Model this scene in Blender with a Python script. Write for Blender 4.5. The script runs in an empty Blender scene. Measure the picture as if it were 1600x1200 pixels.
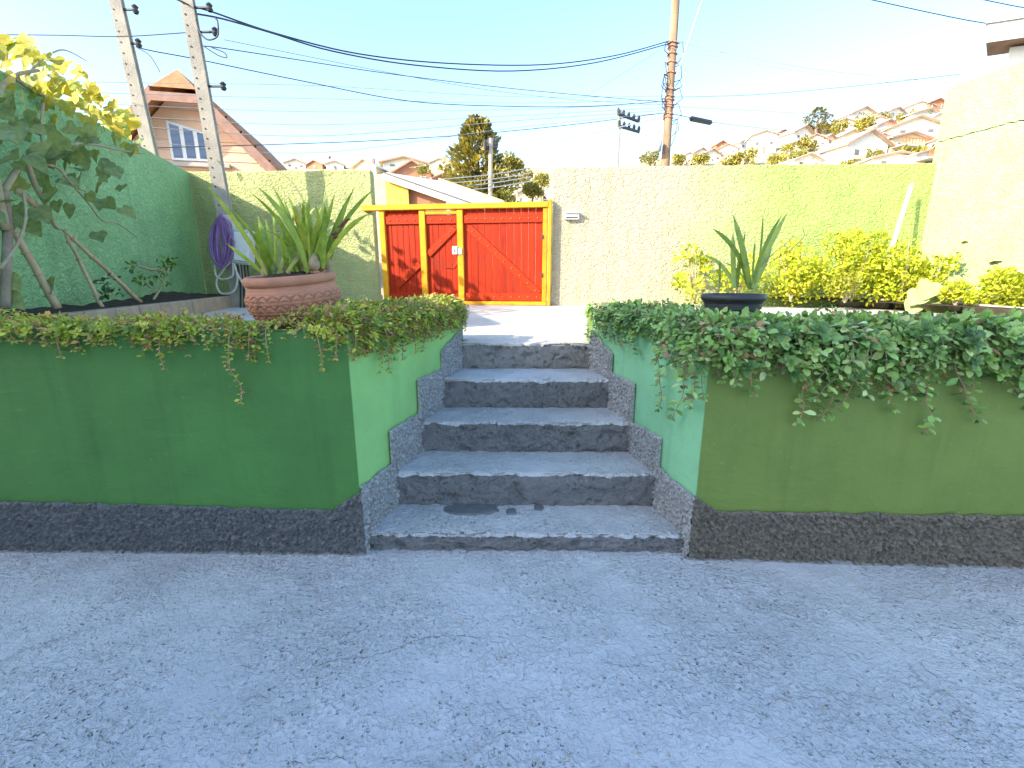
import bpy, math, random
import numpy as np
from mathutils import Vector, Matrix, noise
random.seed(7); rng = np.random.default_rng(7)
sc = bpy.context.scene
R = math.radians
# ------------------------------------------------------------------ camera, sky, sun, exposure
FPX = 716.0; PITCH = R(13.2); CAMH = 1.35
cam = bpy.data.cameras.new('camera'); camo = bpy.data.objects.new('camera', cam); sc.collection.objects.link(camo)
camo.location = (0, 0, CAMH); camo.rotation_euler = (R(90) - PITCH, 0, 0)
cam.sensor_width = 36; cam.lens = 36 * FPX / 1600; cam.clip_start = .05; cam.clip_end = 2000
sc.camera = camo
SUNT = Vector((1.7, 1.1, -1.0)).normalized()            # the way sunlight travels
w = bpy.data.worlds.new('World'); sc.world = w; w.use_nodes = True
nt = w.node_tree; bg = nt.nodes['Background']
sky = nt.nodes.new('ShaderNodeTexSky'); sky.sky_type = 'NISHITA'; sky.sun_disc = False
sky.sun_elevation = math.asin(-SUNT.z); sky.sun_rotation = math.atan2(-SUNT.x, -SUNT.y)
sky.air_density = 1.0; sky.dust_density = 1.4; sky.ozone_density = 1.8
hsv = nt.nodes.new('ShaderNodeHueSaturation'); hsv.inputs['Saturation'].default_value = 1.06; nt.links.new(sky.outputs[0], hsv.inputs['Color']); nt.links.new(hsv.outputs[0], bg.inputs[0]); bg.inputs[1].default_value = 0.15
sl = bpy.data.lights.new('sun', 'SUN'); sl.energy = 2.7; sl.angle = R(.53); sl.color = (1, .9, .74)
so = bpy.data.objects.new('sun', sl); sc.collection.objects.link(so)
so.rotation_euler = SUNT.to_track_quat('-Z', 'Y').to_euler(); so.location = (-8, -6, 9)
vs = sc.view_settings; vs.view_transform = 'Standard'; vs.look = 'None'; vs.gamma = 1; vs.use_curve_mapping = False
vs.exposure = 2.0
sc.cycles.max_bounces = 6; sc.cycles.diffuse_bounces = 3; sc.cycles.transparent_max_bounces = 8

# ------------------------------------------------------------------ helpers
COL = sc.collection
cp, sp = math.cos(PITCH), math.sin(PITCH)
def ray(u, v):
    x = (u - 800) / FPX; y = (600 - v) / FPX
    return Vector((x, cp + y * sp, -sp + y * cp))
O = Vector((0, 0, CAMH))
def PY(u, v, Y): d = ray(u, v); return O + d * (Y / d.y)
def PZ(u, v, z): d = ray(u, v); return O + d * ((z - CAMH) / d.z)
def PP(u, v, p0, n): d = ray(u, v); return O + d * ((Vector(p0) - O).dot(n) / d.dot(n))

class MB:
    def __init__(s): s.v = []; s.f = []; s.c = None
    def add(s, vs, fs):
        b = len(s.v); s.v += [tuple(q) for q in vs]; s.f += [tuple(i + b for i in f) for f in fs]; return s
    def box(s, c, size, M=None):
        h = [q / 2 for q in size]; M = M or Matrix.Identity(3); c = Vector(c)
        vs = [c + M @ Vector((x * h[0], y * h[1], z * h[2])) for z in (-1, 1) for y in (-1, 1) for x in (-1, 1)]
        return s.add(vs, [(0, 2, 3, 1), (4, 5, 7, 6), (0, 1, 5, 4), (2, 6, 7, 3), (0, 4, 6, 2), (1, 3, 7, 5)])
    def bbox(s, c, size, M=None, b=.006):                       # box with chamfered edges
        h = [q / 2 for q in size]; M = M or Matrix.Identity(3); c = Vector(c); b = min(b, min(h) * .45)
        vs = []; idx = {}
        for sx in (-1, 1):
            for sy in (-1, 1):
                for sz in (-1, 1):
                    for a in range(3):
                        q = [sx * (h[0] - b), sy * (h[1] - b), sz * (h[2] - b)]; q[a] = (sx, sy, sz)[a] * h[a]
                        idx[(sx, sy, sz, a)] = len(vs); vs.append(c + M @ Vector(q))
        fs = []
        for a in range(3):
            o1, o2 = [k for k in range(3) if k != a]
            for sg in (-1, 1):
                def K(p, q):
                    k = [0, 0, 0]; k[a] = sg; k[o1] = p; k[o2] = q; return idx[(k[0], k[1], k[2], a)]
                f = [K(-1, -1), K(1, -1), K(1, 1), K(-1, 1)]; fs.append(f)
        for a in range(3):
            o1, o2 = [k for k in range(3) if k != a]
            for p in (-1, 1):
                for q in (-1, 1):
                    def K(t, ax):
                        k = [0, 0, 0]; k[a] = t; k[o1] = p; k[o2] = q; return idx[(k[0], k[1], k[2], ax)]
                    fs.append([K(-1, o1), K(1, o1), K(1, o2), K(-1, o2)])
        for sx in (-1, 1):
            for sy in (-1, 1):
                for sz in (-1, 1): fs.append([idx[(sx, sy, sz, a)] for a in range(3)])
        return s.add(vs, fs)
    def tube(s, pts, r, n=6, cap=True):
        pts = [Vector(p) for p in pts]; m = len(pts); rr = r if hasattr(r, '__len__') else [r] * m
        vs = []; ref = None
        for i, p in enumerate(pts):
            t = (pts[min(i + 1, m - 1)] - pts[max(i - 1, 0)]).normalized()
            if ref is None: ref = Vector((0, 0, 1)) if abs(t.z) < .9 else Vector((1, 0, 0))
            a = (ref - t * ref.dot(t)).normalized(); ref = a; b = t.cross(a)
            for k in range(n):
                an = 2 * math.pi * k / n; vs.append(p + (a * math.cos(an) + b * math.sin(an)) * rr[i])
        fs = [(i * n + k, i * n + (k + 1) % n, (i + 1) * n + (k + 1) % n, (i + 1) * n + k) for i in range(m - 1) for k in range(n)]
        if cap: fs += [tuple(range(n))[::-1], tuple((m - 1) * n + k for k in range(n))]
        return s.add(vs, fs)
    def lathe(s, c, prof, n=32, fn=None, M=None):
        vs = []; c = Vector(c); M = M or Matrix.Identity(3)
        for r, z in prof:
            for k in range(n):
                a = 2 * math.pi * k / n; q = r + (fn(a, z, r) if fn else 0)
                vs.append(c + M @ Vector((q * math.cos(a), q * math.sin(a), z)))
        fs = [(i * n + k, i * n + (k + 1) % n, (i + 1) * n + (k + 1) % n, (i + 1) * n + k) for i in range(len(prof) - 1) for k in range(n)]
        return s.add(vs, fs)
    def prism(s, poly, ext):                                    # polygon of 3D points pushed along ext
        n = len(poly); ext = Vector(ext); vs = [Vector(p) for p in poly] + [Vector(p) + ext for p in poly]
        return s.add(vs, [tuple(range(n))[::-1], tuple(range(n, 2 * n))] + [(i, (i + 1) % n, n + (i + 1) % n, n + i) for i in range(n)])
    def ribbon(s, pts, wd, side, fold=.25):
        pts = [Vector(p) for p in pts]; m = len(pts); vs = []; side = Vector(side)
        for i, p in enumerate(pts):
            t = (pts[min(i + 1, m - 1)] - pts[max(i - 1, 0)]).normalized()
            a = (side - t * side.dot(t)).normalized(); b = t.cross(a)
            vs += [p + a * wd[i] + b * wd[i] * fold, p, p - a * wd[i] + b * wd[i] * fold]
        fs = []
        for i in range(m - 1):
            k = i * 3; fs += [(k, k + 1, k + 4, k + 3), (k + 1, k + 2, k + 5, k + 4)]
        return s.add(vs, fs)

def wl(o):
    v = Vector((0, 0, 0))
    while o is not None: v = v + o.location; o = o.parent
    return v
def tag(o, label=None, cat=None, group=None, kind=None):
    if label: o['label'] = label
    if cat: o['category'] = cat
    if group: o['group'] = group
    if kind: o['kind'] = kind
    return o
def thing(name, label, cat, base, group=None, kind=None):
    o = bpy.data.objects.new(name, None); COL.objects.link(o); o.location = base; o.empty_display_size = .1
    return tag(o, label, cat, group, kind)
def build(name, mb, mat, parent=None, base=None, smooth=False, kind=None, colors=None):
    me = bpy.data.meshes.new(name); b = wl(parent) if parent is not None else Vector(base or (0, 0, 0))
    v = np.array([tuple(q) for q in mb.v], dtype=np.float64) - np.array(b)
    me.from_pydata(v.tolist(), [], mb.f); me.validate(); me.update()
    if smooth: me.polygons.foreach_set('use_smooth', [True] * len(me.polygons))
    for m in (mat if isinstance(mat, (list, tuple)) else [mat]): me.materials.append(m)
    o = bpy.data.objects.new(name, me); COL.objects.link(o)
    if parent is not None: o.parent = parent
    else: o.location = b
    if kind: o['kind'] = kind
    return o
def inst(name, me, M, parent):                                  # one more object on shared mesh data, M in world space
    o = bpy.data.objects.new(name, me); COL.objects.link(o); o.parent = parent
    o.matrix_local = Matrix.Translation(-wl(parent)) @ M
    return o
def mesh_of(name, mb, mat, smooth=False):
    me = bpy.data.meshes.new(name); me.from_pydata([tuple(q) for q in mb.v], [], mb.f); me.update()
    if smooth: me.polygons.foreach_set('use_smooth', [True] * len(me.polygons))
    me.materials.append(mat); return me
def n3(x, y, z): return noise.noise(Vector((x, y, z)))
def frame(t, up=(0, 0, 1)):                                     # matrix whose columns are side, t, normal
    t = Vector(t).normalized(); up = Vector(up); a = t.cross(up)
    if a.length < 1e-4: a = t.cross(Vector((1, 0, 0)))
    a.normalize(); n = a.cross(t); return Matrix((a, t, n)).transposed()

# ------------------------------------------------------------------ materials
def newmat(name):
    m = bpy.data.materials.new(name); m.use_nodes = True; t = m.node_tree
    return m, t, t.nodes['Principled BSDF']
def N(t, typ, **k):
    n = t.nodes.new(typ)
    for a, b in k.items(): setattr(n, a, b)
    return n
def coords(t, sx=1, sy=1, sz=1):
    g = N(t, 'ShaderNodeNewGeometry'); mp = N(t, 'ShaderNodeMapping'); mp.inputs['Scale'].default_value = (sx, sy, sz)
    t.links.new(g.outputs['Position'], mp.inputs[0]); return mp.outputs[0]
def nz(t, c, scale, detail=4, rough=.55, dist=0):
    n = N(t, 'ShaderNodeTexNoise'); n.inputs['Scale'].default_value = scale; n.inputs['Detail'].default_value = detail
    n.inputs['Roughness'].default_value = rough; n.inputs['Distortion'].default_value = dist
    t.links.new(c, n.inputs['Vector']); return n.outputs[0]
def ramp(t, f, stops):
    r = N(t, 'ShaderNodeValToRGB'); e = r.color_ramp.elements
    while len(e) < len(stops): e.new(.5)
    for i, (p, c) in enumerate(stops): e[i].position = p; e[i].color = (*c, 1) if len(c) == 3 else c
    t.links.new(f, r.inputs[0]); return r.outputs[0]
def g3(x): return (x, x, x)
def mth(t, op, a, b=None):
    n = N(t, 'ShaderNodeMath', operation=op)
    for i, q in enumerate((a, b)):
        if q is None: continue
        if isinstance(q, (int, float)): n.inputs[i].default_value = q
        else: t.links.new(q, n.inputs[i])
    return n.outputs[0]
def mix(t, f, a, b, bt='MIX'):
    n = N(t, 'ShaderNodeMix', data_type='RGBA', blend_type=bt)
    for k, q in ((0, f), (6, a), (7, b)):
        if isinstance(q, (int, float)): n.inputs[k].default_value = q
        elif isinstance(q, tuple): n.inputs[k].default_value = (*q, 1) if len(q) == 3 else q
        else: t.links.new(q, n.inputs[k])
    return n.outputs[2]
def bump(t, bs, h, strength=.4, dist=.01):
    b = N(t, 'ShaderNodeBump'); b.inputs['Strength'].default_value = strength; b.inputs['Distance'].default_value = dist
    t.links.new(h, b.inputs['Height'])
    if bs.inputs['Normal'].is_linked:
        t.links.new(bs.inputs['Normal'].links[0].from_socket, b.inputs['Normal'])
    t.links.new(b.outputs[0], bs.inputs['Normal'])
def mat(name, c1, c2=None, scale=6, rough=.7, bs=0, bscale=40, bd=.01, metal=0, stretch=(1, 1, 1), spec=.4):
    m, t, p = newmat(name); p.inputs['Roughness'].default_value = rough; p.inputs['Metallic'].default_value = metal
    p.inputs['Specular IOR Level'].default_value = spec
    c = coords(t, *stretch)
    if c2 is None: c2 = tuple(q * .8 for q in c1)
    t.links.new(ramp(t, nz(t, c, scale), [(.32, c1), (.68, c2)]), p.inputs['Base Color'])
    if bs: bump(t, p, nz(t, c, bscale, 5), bs, bd)
    return m
def mat_paint(name, c, dirt=(.25, .28, .2), trowel=0.0, glare=None):
    """masonry paint over render: blotchy colour, fine grain, optional heavy trowelled texture"""
    m, t, p = newmat(name); p.inputs['Roughness'].default_value = .62; p.inputs['Specular IOR Level'].default_value = .3
    co = coords(t)
    base = ramp(t, nz(t, co, 2.2, 5, .6), [(.3, tuple(q * .86 for q in c)), (.5, c), (.72, tuple(min(1, q * 1.12) for q in c))])
    if glare:                                                   # overexposed cream of the sunlit wall, put into its colour
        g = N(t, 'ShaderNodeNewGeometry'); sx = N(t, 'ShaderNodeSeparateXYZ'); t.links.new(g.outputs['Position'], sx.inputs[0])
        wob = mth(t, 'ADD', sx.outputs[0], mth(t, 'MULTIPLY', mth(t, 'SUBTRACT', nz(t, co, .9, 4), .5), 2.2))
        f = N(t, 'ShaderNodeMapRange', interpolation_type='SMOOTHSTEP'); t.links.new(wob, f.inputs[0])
        f.inputs[1].default_value = glare[1]; f.inputs[2].default_value = glare[2]; f.inputs[3].default_value = glare[3]; f.inputs[4].default_value = 1 - glare[3]
        base = mix(t, f.outputs[0], glare[0], base)
    dm = ramp(t, nz(t, co, 5.5, 6, .7), [(.6, g3(0)), (.78, g3(.5))])
    base = mix(t, dm, base, dirt)
    st = ramp(t, nz(t, coords(t, 9, 9, .55), 1.0, 5, .65), [(.52, g3(0)), (.75, g3(.45))])   # rain streaks
    base = mix(t, st, base, tuple(q * .62 for q in c))
    sp = ramp(t, nz(t, co, 55, 2, .5), [(.73, g3(0)), (.75, g3(.6))])                         # small knocks showing pale plaster
    t.links.new(mix(t, sp, base, tuple(min(.7, q * 1.5 + .06) for q in c)), p.inputs['Base Color'])
    if trowel:
        a = nz(t, coords(t, 1, 1, 1.5), 13, 3, .6, 1.2); b2 = nz(t, co, 46, 3, .6)
        r = ramp(t, a, [(.38, g3(0)), (.6, g3(1))])
        bump(t, p, mth(t, 'ADD', r, mth(t, 'MULTIPLY', b2, .5)), trowel, .02)
        # hairline cracks
        vo = N(t, 'ShaderNodeTexVoronoi', feature='DISTANCE_TO_EDGE'); vo.inputs['Scale'].default_value = .75
        wv = N(t, 'ShaderNodeVectorMath', operation='ADD'); nn = N(t, 'ShaderNodeTexNoise'); nn.inputs['Scale'].default_value = 3
        t.links.new(co, nn.inputs['Vector']); sc_ = N(t, 'ShaderNodeVectorMath', operation='SCALE'); sc_.inputs['Scale'].default_value = .5
        t.links.new(nn.outputs[1], sc_.inputs[0]); t.links.new(sc_.outputs[0], wv.inputs[0]); t.links.new(co, wv.inputs[1]); t.links.new(wv.outputs[0], vo.inputs['Vector'])
        cr = ramp(t, vo.outputs[0], [(.0, g3(0)), (.008, g3(1))]); cr = mth(t, 'MAXIMUM', cr, ramp(t, nz(t, co, .8, 3), [(.5, g3(1)), (.58, g3(0))])); bump(t, p, cr, .6, .012)
    else:
        # soft trowel waves plus fine sandy grain and pinholes
        bump(t, p, nz(t, coords(t, 1, 1, 1.8), 9, 3, .5, .6), .3, .02)
        bump(t, p, nz(t, coords(t, 1, 1, 1.3), 26, 4, .6, .3), .3, .008)
        bump(t, p, nz(t, co, 85, 3, .6), .3, .004)
        pin = ramp(t, nz(t, co, 38, 2), [(.24, g3(0)), (.29, g3(1))]); bump(t, p, pin, .5, .006)
    return m
def mat_concrete(name, c, pits=1.0, cracks=True, dark=(.09, .09, .09), bare=None):
    m, t, p = newmat(name); p.inputs['Roughness'].default_value = .8; p.inputs['Specular IOR Level'].default_value = .3
    co = coords(t)
    big = nz(t, co, 1.1, 5, .6); mid = nz(t, co, 7, 6, .65); fine = nz(t, co, 120, 3, .6)
    base = ramp(t, big, [(.3, tuple(q * .80 for q in c)), (.5, c), (.7, tuple(min(1, q * 1.12) for q in c))])
    base = mix(t, ramp(t, nz(t, coords(t, 1, 2.2, 1), .55, 5, .7, 1.0), [(.46, g3(0)), (.62, g3(.35))]), base, tuple(q * .7 for q in c))
    base = mix(t, .3, base, ramp(t, mid, [(.3, tuple(q * .72 for q in c)), (.7, tuple(q * 1.22 for q in c))]))
    mask = ramp(t, nz(t, co, 1.7, 4, .6), [(.36, g3(.08)), (.6, g3(1))])
    vo = N(t, 'ShaderNodeTexVoronoi'); vo.inputs['Scale'].default_value = 62; vo.inputs['Randomness'].default_value = 1
    t.links.new(co, vo.inputs['Vector'])
    pit = ramp(t, vo.outputs[0], [(.14, g3(1)), (.38, g3(0))])
    sel = ramp(t, nz(t, co, 31, 3, .7), [(.5, g3(0)), (.6, g3(1))])
    pit = mth(t, 'MULTIPLY', mth(t, 'MULTIPLY', pit, sel), mask)
    base = mix(t, mth(t, 'MULTIPLY', pit, .14 * pits), base, dark)
    h = mth(t, 'ADD', mth(t, 'MULTIPLY', mid, .6), mth(t, 'MULTIPLY', nz(t, co, 26, 4, .65), mth(t, 'ADD', mth(t, 'MULTIPLY', mask, .7), .15)))
    bump(t, p, h, .7, .022)
    dim = nz(t, coords(t, 1, 1, 1), 48, 3, .55, .8); dim = mth(t, 'MULTIPLY', ramp(t, dim, [(.36, g3(0)), (.56, g3(1))]), mth(t, 'ADD', mth(t, 'MULTIPLY', mask, .85), .15))
    bump(t, p, dim, .75, .011)
    base = mix(t, mth(t, 'MULTIPLY', mth(t, 'SUBTRACT', 1.0, dim), .0), base, dark)
    bump(t, p, fine, .3, .004)
    bump(t, p, mth(t, 'SUBTRACT', 1.0, pit), 1.0 * pits, .012)
    if cracks:
        wv = N(t, 'ShaderNodeVectorMath', operation='ADD'); nn = N(t, 'ShaderNodeTexNoise'); nn.inputs['Scale'].default_value = 2.4; nn.inputs['Detail'].default_value = 8; nn.inputs['Roughness'].default_value = .7
        t.links.new(co, nn.inputs['Vector']); s_ = N(t, 'ShaderNodeVectorMath', operation='SCALE'); s_.inputs['Scale'].default_value = .55
        t.links.new(nn.outputs[1], s_.inputs[0]); t.links.new(s_.outputs[0], wv.inputs[0]); t.links.new(co, wv.inputs[1])
        v2 = N(t, 'ShaderNodeTexVoronoi', feature='DISTANCE_TO_EDGE'); v2.inputs['Scale'].default_value = .62; t.links.new(wv.outputs[0], v2.inputs['Vector'])
        ck = ramp(t, v2.outputs[0], [(.0, g3(1)), (.003, g3(0))])
        ck = mth(t, 'MULTIPLY', ck, ramp(t, nz(t, co, 1.3, 3), [(.52, g3(0)), (.6, g3(1))]))
        base = mix(t, mth(t, 'MULTIPLY', ck, .22), base, dark); bump(t, p, mth(t, 'SUBTRACT', 1.0, ck), .6, .006)
    if bare:                                                    # unpainted concrete where the 'paint' attribute is low
        at = N(t, 'ShaderNodeAttribute', attribute_name='paint'); e = mth(t, 'ADD', at.outputs['Fac'], mth(t, 'MULTIPLY', mth(t, 'SUBTRACT', nz(t, co, 45, 4, .7), .5), .9))
        raw = ramp(t, nz(t, co, 14, 6, .7), [(.3, tuple(q * .82 for q in bare)), (.5, bare), (.72, tuple(q * 1.2 for q in bare))])
        base = mix(t, ramp(t, e, [(.42, g3(0)), (.5, g3(1))]), raw, base)
    t.links.new(base, p.inputs['Base Color'])
    return m
def mat_leaf(name, stops, trans=.35, rough=.45, attr=False, spec=.4):
    m, t, p = newmat(name); p.inputs['Roughness'].default_value = rough; p.inputs['Specular IOR Level'].default_value = spec
    if attr:
        a = N(t, 'ShaderNodeAttribute', attribute_name='Col'); c = a.outputs[0]
    else:
        oi = N(t, 'ShaderNodeObjectInfo'); c = ramp(t, oi.outputs['Random'], stops)
        c = mix(t, .35, c, ramp(t, nz(t, coords(t), 30, 3), [(.3, tuple(q * .6 for q in stops[0][1])), (.7, tuple(q * 1.3 for q in stops[-1][1]))]))
    t.links.new(c, p.inputs['Base Color'])
    tr = N(t, 'ShaderNodeBsdfTranslucent'); t.links.new(mix(t, 1.0, c, (1.0, 1.0, .45), 'MULTIPLY'), tr.inputs[0])
    ms = N(t, 'ShaderNodeMixShader'); ms.inputs[0].default_value = trans
    t.links.new(p.outputs[0], ms.inputs[1]); t.links.new(tr.outputs[0], ms.inputs[2])
    t.links.new(ms.outputs[0], t.nodes['Material Output'].inputs[0])
    return m
def mat_wood(name, c1, c2, grain=(30, 30, 2), rough=.6):
    m, t, p = newmat(name); p.inputs['Roughness'].default_value = rough
    p.inputs['Specular IOR Level'].default_value = .2
    tc = coords(t, *grain); f = nz(t, tc, 1.0, 6, .65, .4)
    b = ramp(t, f, [(.28, c2), (.6, c1), (.8, tuple(min(1, q * 1.15) for q in c1))])
    oi = N(t, 'ShaderNodeObjectInfo'); b = mix(t, .8, b, ramp(t, oi.outputs['Random'], [(0, g3(.72)), (.5, g3(1)), (1, g3(1.0))]), 'MULTIPLY')   # no two boards weathered alike
    b = mix(t, ramp(t, nz(t, coords(t), 7, 6, .7), [(.56, g3(0)), (.8, g3(.5))]), b, tuple(q * .5 + .02 for q in c2))                          # grime
    t.links.new(b, p.inputs['Base Color']); bump(t, p, f, .35, .006)
    return m
M = {}
M['floor'] = mat_concrete('floor_concrete', (.58, .58, .58))
M['step'] = mat_concrete('step_concrete', (.56, .56, .56), 1.1, False, bare=(.175, .173, .175))
M['yard'] = mat_concrete('yard_concrete', (.64, .60, .53), .6)
M['topstep'] = mat_concrete('top_step_concrete', (.62, .58, .52), .8, False, bare=(.25, .235, .22))
M['front_l'] = mat_paint('paint_green_front_shaded', (.074, .21, .052), (.05, .14, .05))  # front face darkened in the paint for the sky it misses
M['front_r'] = mat_paint('paint_green_front_bounce', (.155, .225, .050), (.11, .15, .05))  # olive cast puts bounce from the sunlit wall into the green
M['side_l'] = mat_paint('paint_lime_stair_lit', (.31, .60, .20), (.25, .42, .18))  # lime hue, brightened in the paint for the skylight on the stair side
M['side_r'] = mat_paint('paint_mint_stair_lit', (.27, .60, .33), (.2, .4, .24))  # mint hue, with stair-side skylight put into its brightness
M['wall_l'] = mat_paint('rough_paint_green', (.27, .53, .23), (.2, .38, .18), .8)
M['wall_b'] = mat_paint('rough_paint_overexposed', (.34, .45, .13), (.36, .38, .2), .8, ((.46, .405, .295), 2.0, 4.6, 0))  # cream stretch paints overexposure over the green
M['wall_bl'] = mat_paint('rough_paint_back_left', (.41, .44, .18), (.38, .38, .2), .8)
M['wall_r'] = mat_paint('smooth_paint_pale_lime', (.35, .45, .22), (.29, .35, .19), .7)
M['skirt'] = mat('rough_cast_grey', (.215, .21, .205), (.085, .085, .085), 60, .9, .7, 120, .012)
M['skirt2'] = mat('rough_cast_brown_grey', (.235, .21, .165), (.095, .085, .07), 60, .9, .7, 120, .012)
M['skirt3'] = mat('rough_cast_pale_grey', (.50, .50, .49), (.20, .20, .20), 70, .9, .8, 120, .012)
M['fillet'] = mat('old_mortar', (.33, .33, .32), (.2, .2, .195), 18, .9, .6, 90, .008)
M['soil'] = mat('dark_soil', (.035, .026, .02), (.07, .05, .035), 25, .95, .9, 60, .03)
M['terra'] = mat('terracotta', (.50, .23, .14), (.38, .175, .11), 9, .75, .25, 70, .004)
M['blackpot'] = mat('charcoal_plastic', (.035, .04, .047), (.05, .055, .06), 8, .5)
M['red'] = mat_wood('red_stained_boards', (.40, .026, .002), (.24, .013, .002), (26, 26, 1.6))
M['red2'] = mat_wood('red_stained_battens', (.44, .032, .003), (.30, .017, .002), (3, 3, 30))
M['yellow'] = mat_wood('amber_stained_timber', (.74, .35, .02), (.58, .23, .014), (5, 5, 5), .45)
M['white'] = mat('white_plastic', (.78, .78, .76), (.7, .7, .68), 6, .4)
M['jug'] = mat('milky_plastic', (.55, .58, .58), (.48, .5, .52), 6, .35)
M['metalbox'] = mat('pale_grey_box', (.52, .54, .55), (.42, .44, .45), 9, .5)
M['dark'] = mat('dark_metal', (.03, .03, .032), (.05, .045, .04), 9, .5)
M['bolt'] = mat('bolt_red_painted', (.45, .09, .05), (.35, .06, .04), 20, .35)
M['pole'] = mat('weathered_concrete_pole', (.42, .38, .31), (.30, .27, .23), 5, .85, .4, 40, .01)
M['woodpole'] = mat_wood('timber_pole', (.32, .21, .13), (.15, .10, .065), (8, 8, 1.0), .8)
M['cable'] = mat('black_cable', (.022, .024, .035), (.03, .032, .04), 5, .55)
M['cable2'] = mat('grey_wire', (.22, .26, .30), (.17, .2, .24), 5, .5)
M['block'] = mat('concrete_block', (.42, .33, .22), (.30, .24, .16), 8, .85, .5, 60, .006)
M['slab'] = mat('pale_stone_slab', (.52, .46, .34), (.42, .37, .27), 6, .8, .4, 50, .006)
M['bamboo'] = mat_wood('bamboo_cane', (.52, .40, .24), (.38, .28, .16), (10, 10, 3), .55)
M['bark'] = mat_wood('grey_bark', (.30, .25, .18), (.17, .13, .09), (14, 14, 6), .85)
M['pinkstem'] = mat('pinkish_stem', (.42, .24, .16), (.34, .2, .12), 14, .8)
M['twig'] = mat('pale_twig', (.38, .33, .2), (.28, .24, .14), 14, .8)
M['hose_p'] = mat('purple_hose', (.20, .10, .27), (.28, .15, .34), 9, .4)
M['hose_w'] = mat('white_hose', (.66, .64, .56), (.55, .52, .46), 9, .45)
M['peach'] = mat('peach_painted_boards', (.80, .53, .36), (.74, .48, .32), 4, .7)
M['rooftile'] = mat('orange_roof_tile', (.46, .21, .09), (.34, .15, .07), 7, .8, .4, 30, .02)
M['fascia'] = mat('brown_fascia', (.36, .21, .16), (.27, .15, .11), 6, .7)
M['frame'] = mat('white_window_frame', (.8, .78, .74), (.72, .7, .66), 6, .5)
M['pane'], _t, _p = newmat('window_glass'); _p.inputs['Base Color'].default_value = (.03, .05, .12, 1); _p.inputs['Roughness'].default_value = .06; _p.inputs['Specular IOR Level'].default_value = .9
M['darkpane'] = mat('far_window_dark', (.10, .10, .11), (.16, .15, .15), 2, .4)
M['hill'] = mat('dry_grass_hill', (.36, .33, .18), (.44, .38, .24), .12, .95)
M['ground'] = mat('bare_ground', (.20, .17, .12), (.14, .13, .09), .3, .95)
M['corr'] = mat('white_roof_sheet', (.74, .74, .72), (.62, .62, .62), 3, .5)
M['hw'] = mat('house_white', (.74, .71, .66), (.66, .63, .58), .8, .8)
M['hc'] = mat('house_cream', (.68, .55, .36), (.6, .48, .31), .8, .8)
M['hy'] = mat('house_yellow', (.70, .52, .08), (.62, .45, .07), .8, .8)
M['hb'] = mat('house_brick', (.40, .19, .11), (.33, .15, .09), .8, .85)
M['hg'] = mat('house_grey', (.42, .40, .38), (.36, .34, .32), .8, .85)
M['rt'] = mat('far_roof_terracotta', (.55, .32, .20), (.46, .27, .17), .9, .85)
M['rw'] = mat('far_roof_white', (.66, .64, .62), (.56, .54, .53), .9, .7)
M['ry'] = mat('far_roof_yellow', (.60, .48, .14), (.52, .4, .12), .9, .8)
M['rb'] = mat('far_roof_brown', (.50, .42, .36), (.42, .35, .3), .9, .85)
M['leafA'] = mat_leaf('foliage_attr', None, .3, .5, True)
M['leafGloss'] = mat_leaf('foliage_attr_glossy', None, .22, .42, True, .4)
M['orchid'] = mat_leaf('orchid_leaf', [(0, (.15, .28, .04)), (.5, (.26, .40, .05)), (1, (.46, .52, .09))], .3, .4)
M['agap'] = mat_leaf('strap_leaf', [(0, (.20, .31, .07)), (1, (.34, .43, .10))], .25, .4)
M['vine'] = mat_leaf('vine_leaf', [(0, (.22, .34, .08)), (.35, (.36, .44, .08)), (.6, (.55, .50, .05)), (1, (.66, .46, .04))], .45, .5)
M['vineg'] = mat_leaf('vine_leaf_grey_green', [(0, (.13, .24, .12)), (.7, (.22, .35, .17)), (.93, (.3, .4, .15)), (1, (.5, .42, .08))], .3, .5)
M['squash'] = mat_leaf('pale_big_leaf', [(0, (.40, .48, .2)), (1, (.44, .5, .24))], .3, .6)
M['dry'] = mat('dry_husk', (.42, .34, .22), (.28, .2, .12), 20, .85)
M['bud'] = mat('dark_red_bud', (.14, .03, .03), (.2, .06, .04), 20, .5)
M['orange'] = mat('orange_bloom', (.6, .16, .03), (.5, .12, .03), 20, .6)
M['patch'] = mat('dark_mortar_patch', (.17, .175, .18), (.12, .12, .125), 20, .85, .5, 60, .006)

# ------------------------------------------------------------------ key lines of the place
YARD = .866; TOP = 1.105
LF, LB = Vector((-.742, 2.052, 0)), Vector((-.389, 3.374, 0))     # left stair wall, front to back
RF, RB = Vector((.88, 2.012, 0)), Vector((.594, 3.374, 0))        # right stair wall
def LWx(Y): return -5.55 - .333 * (Y - 8.47)
def RWx(Y): return 6.55 - .22 * (Y - 7.65)
GL, GR = Vector((-2.36, 8.34, 0)), Vector((.64, 7.92, 0))         # gate line

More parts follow.
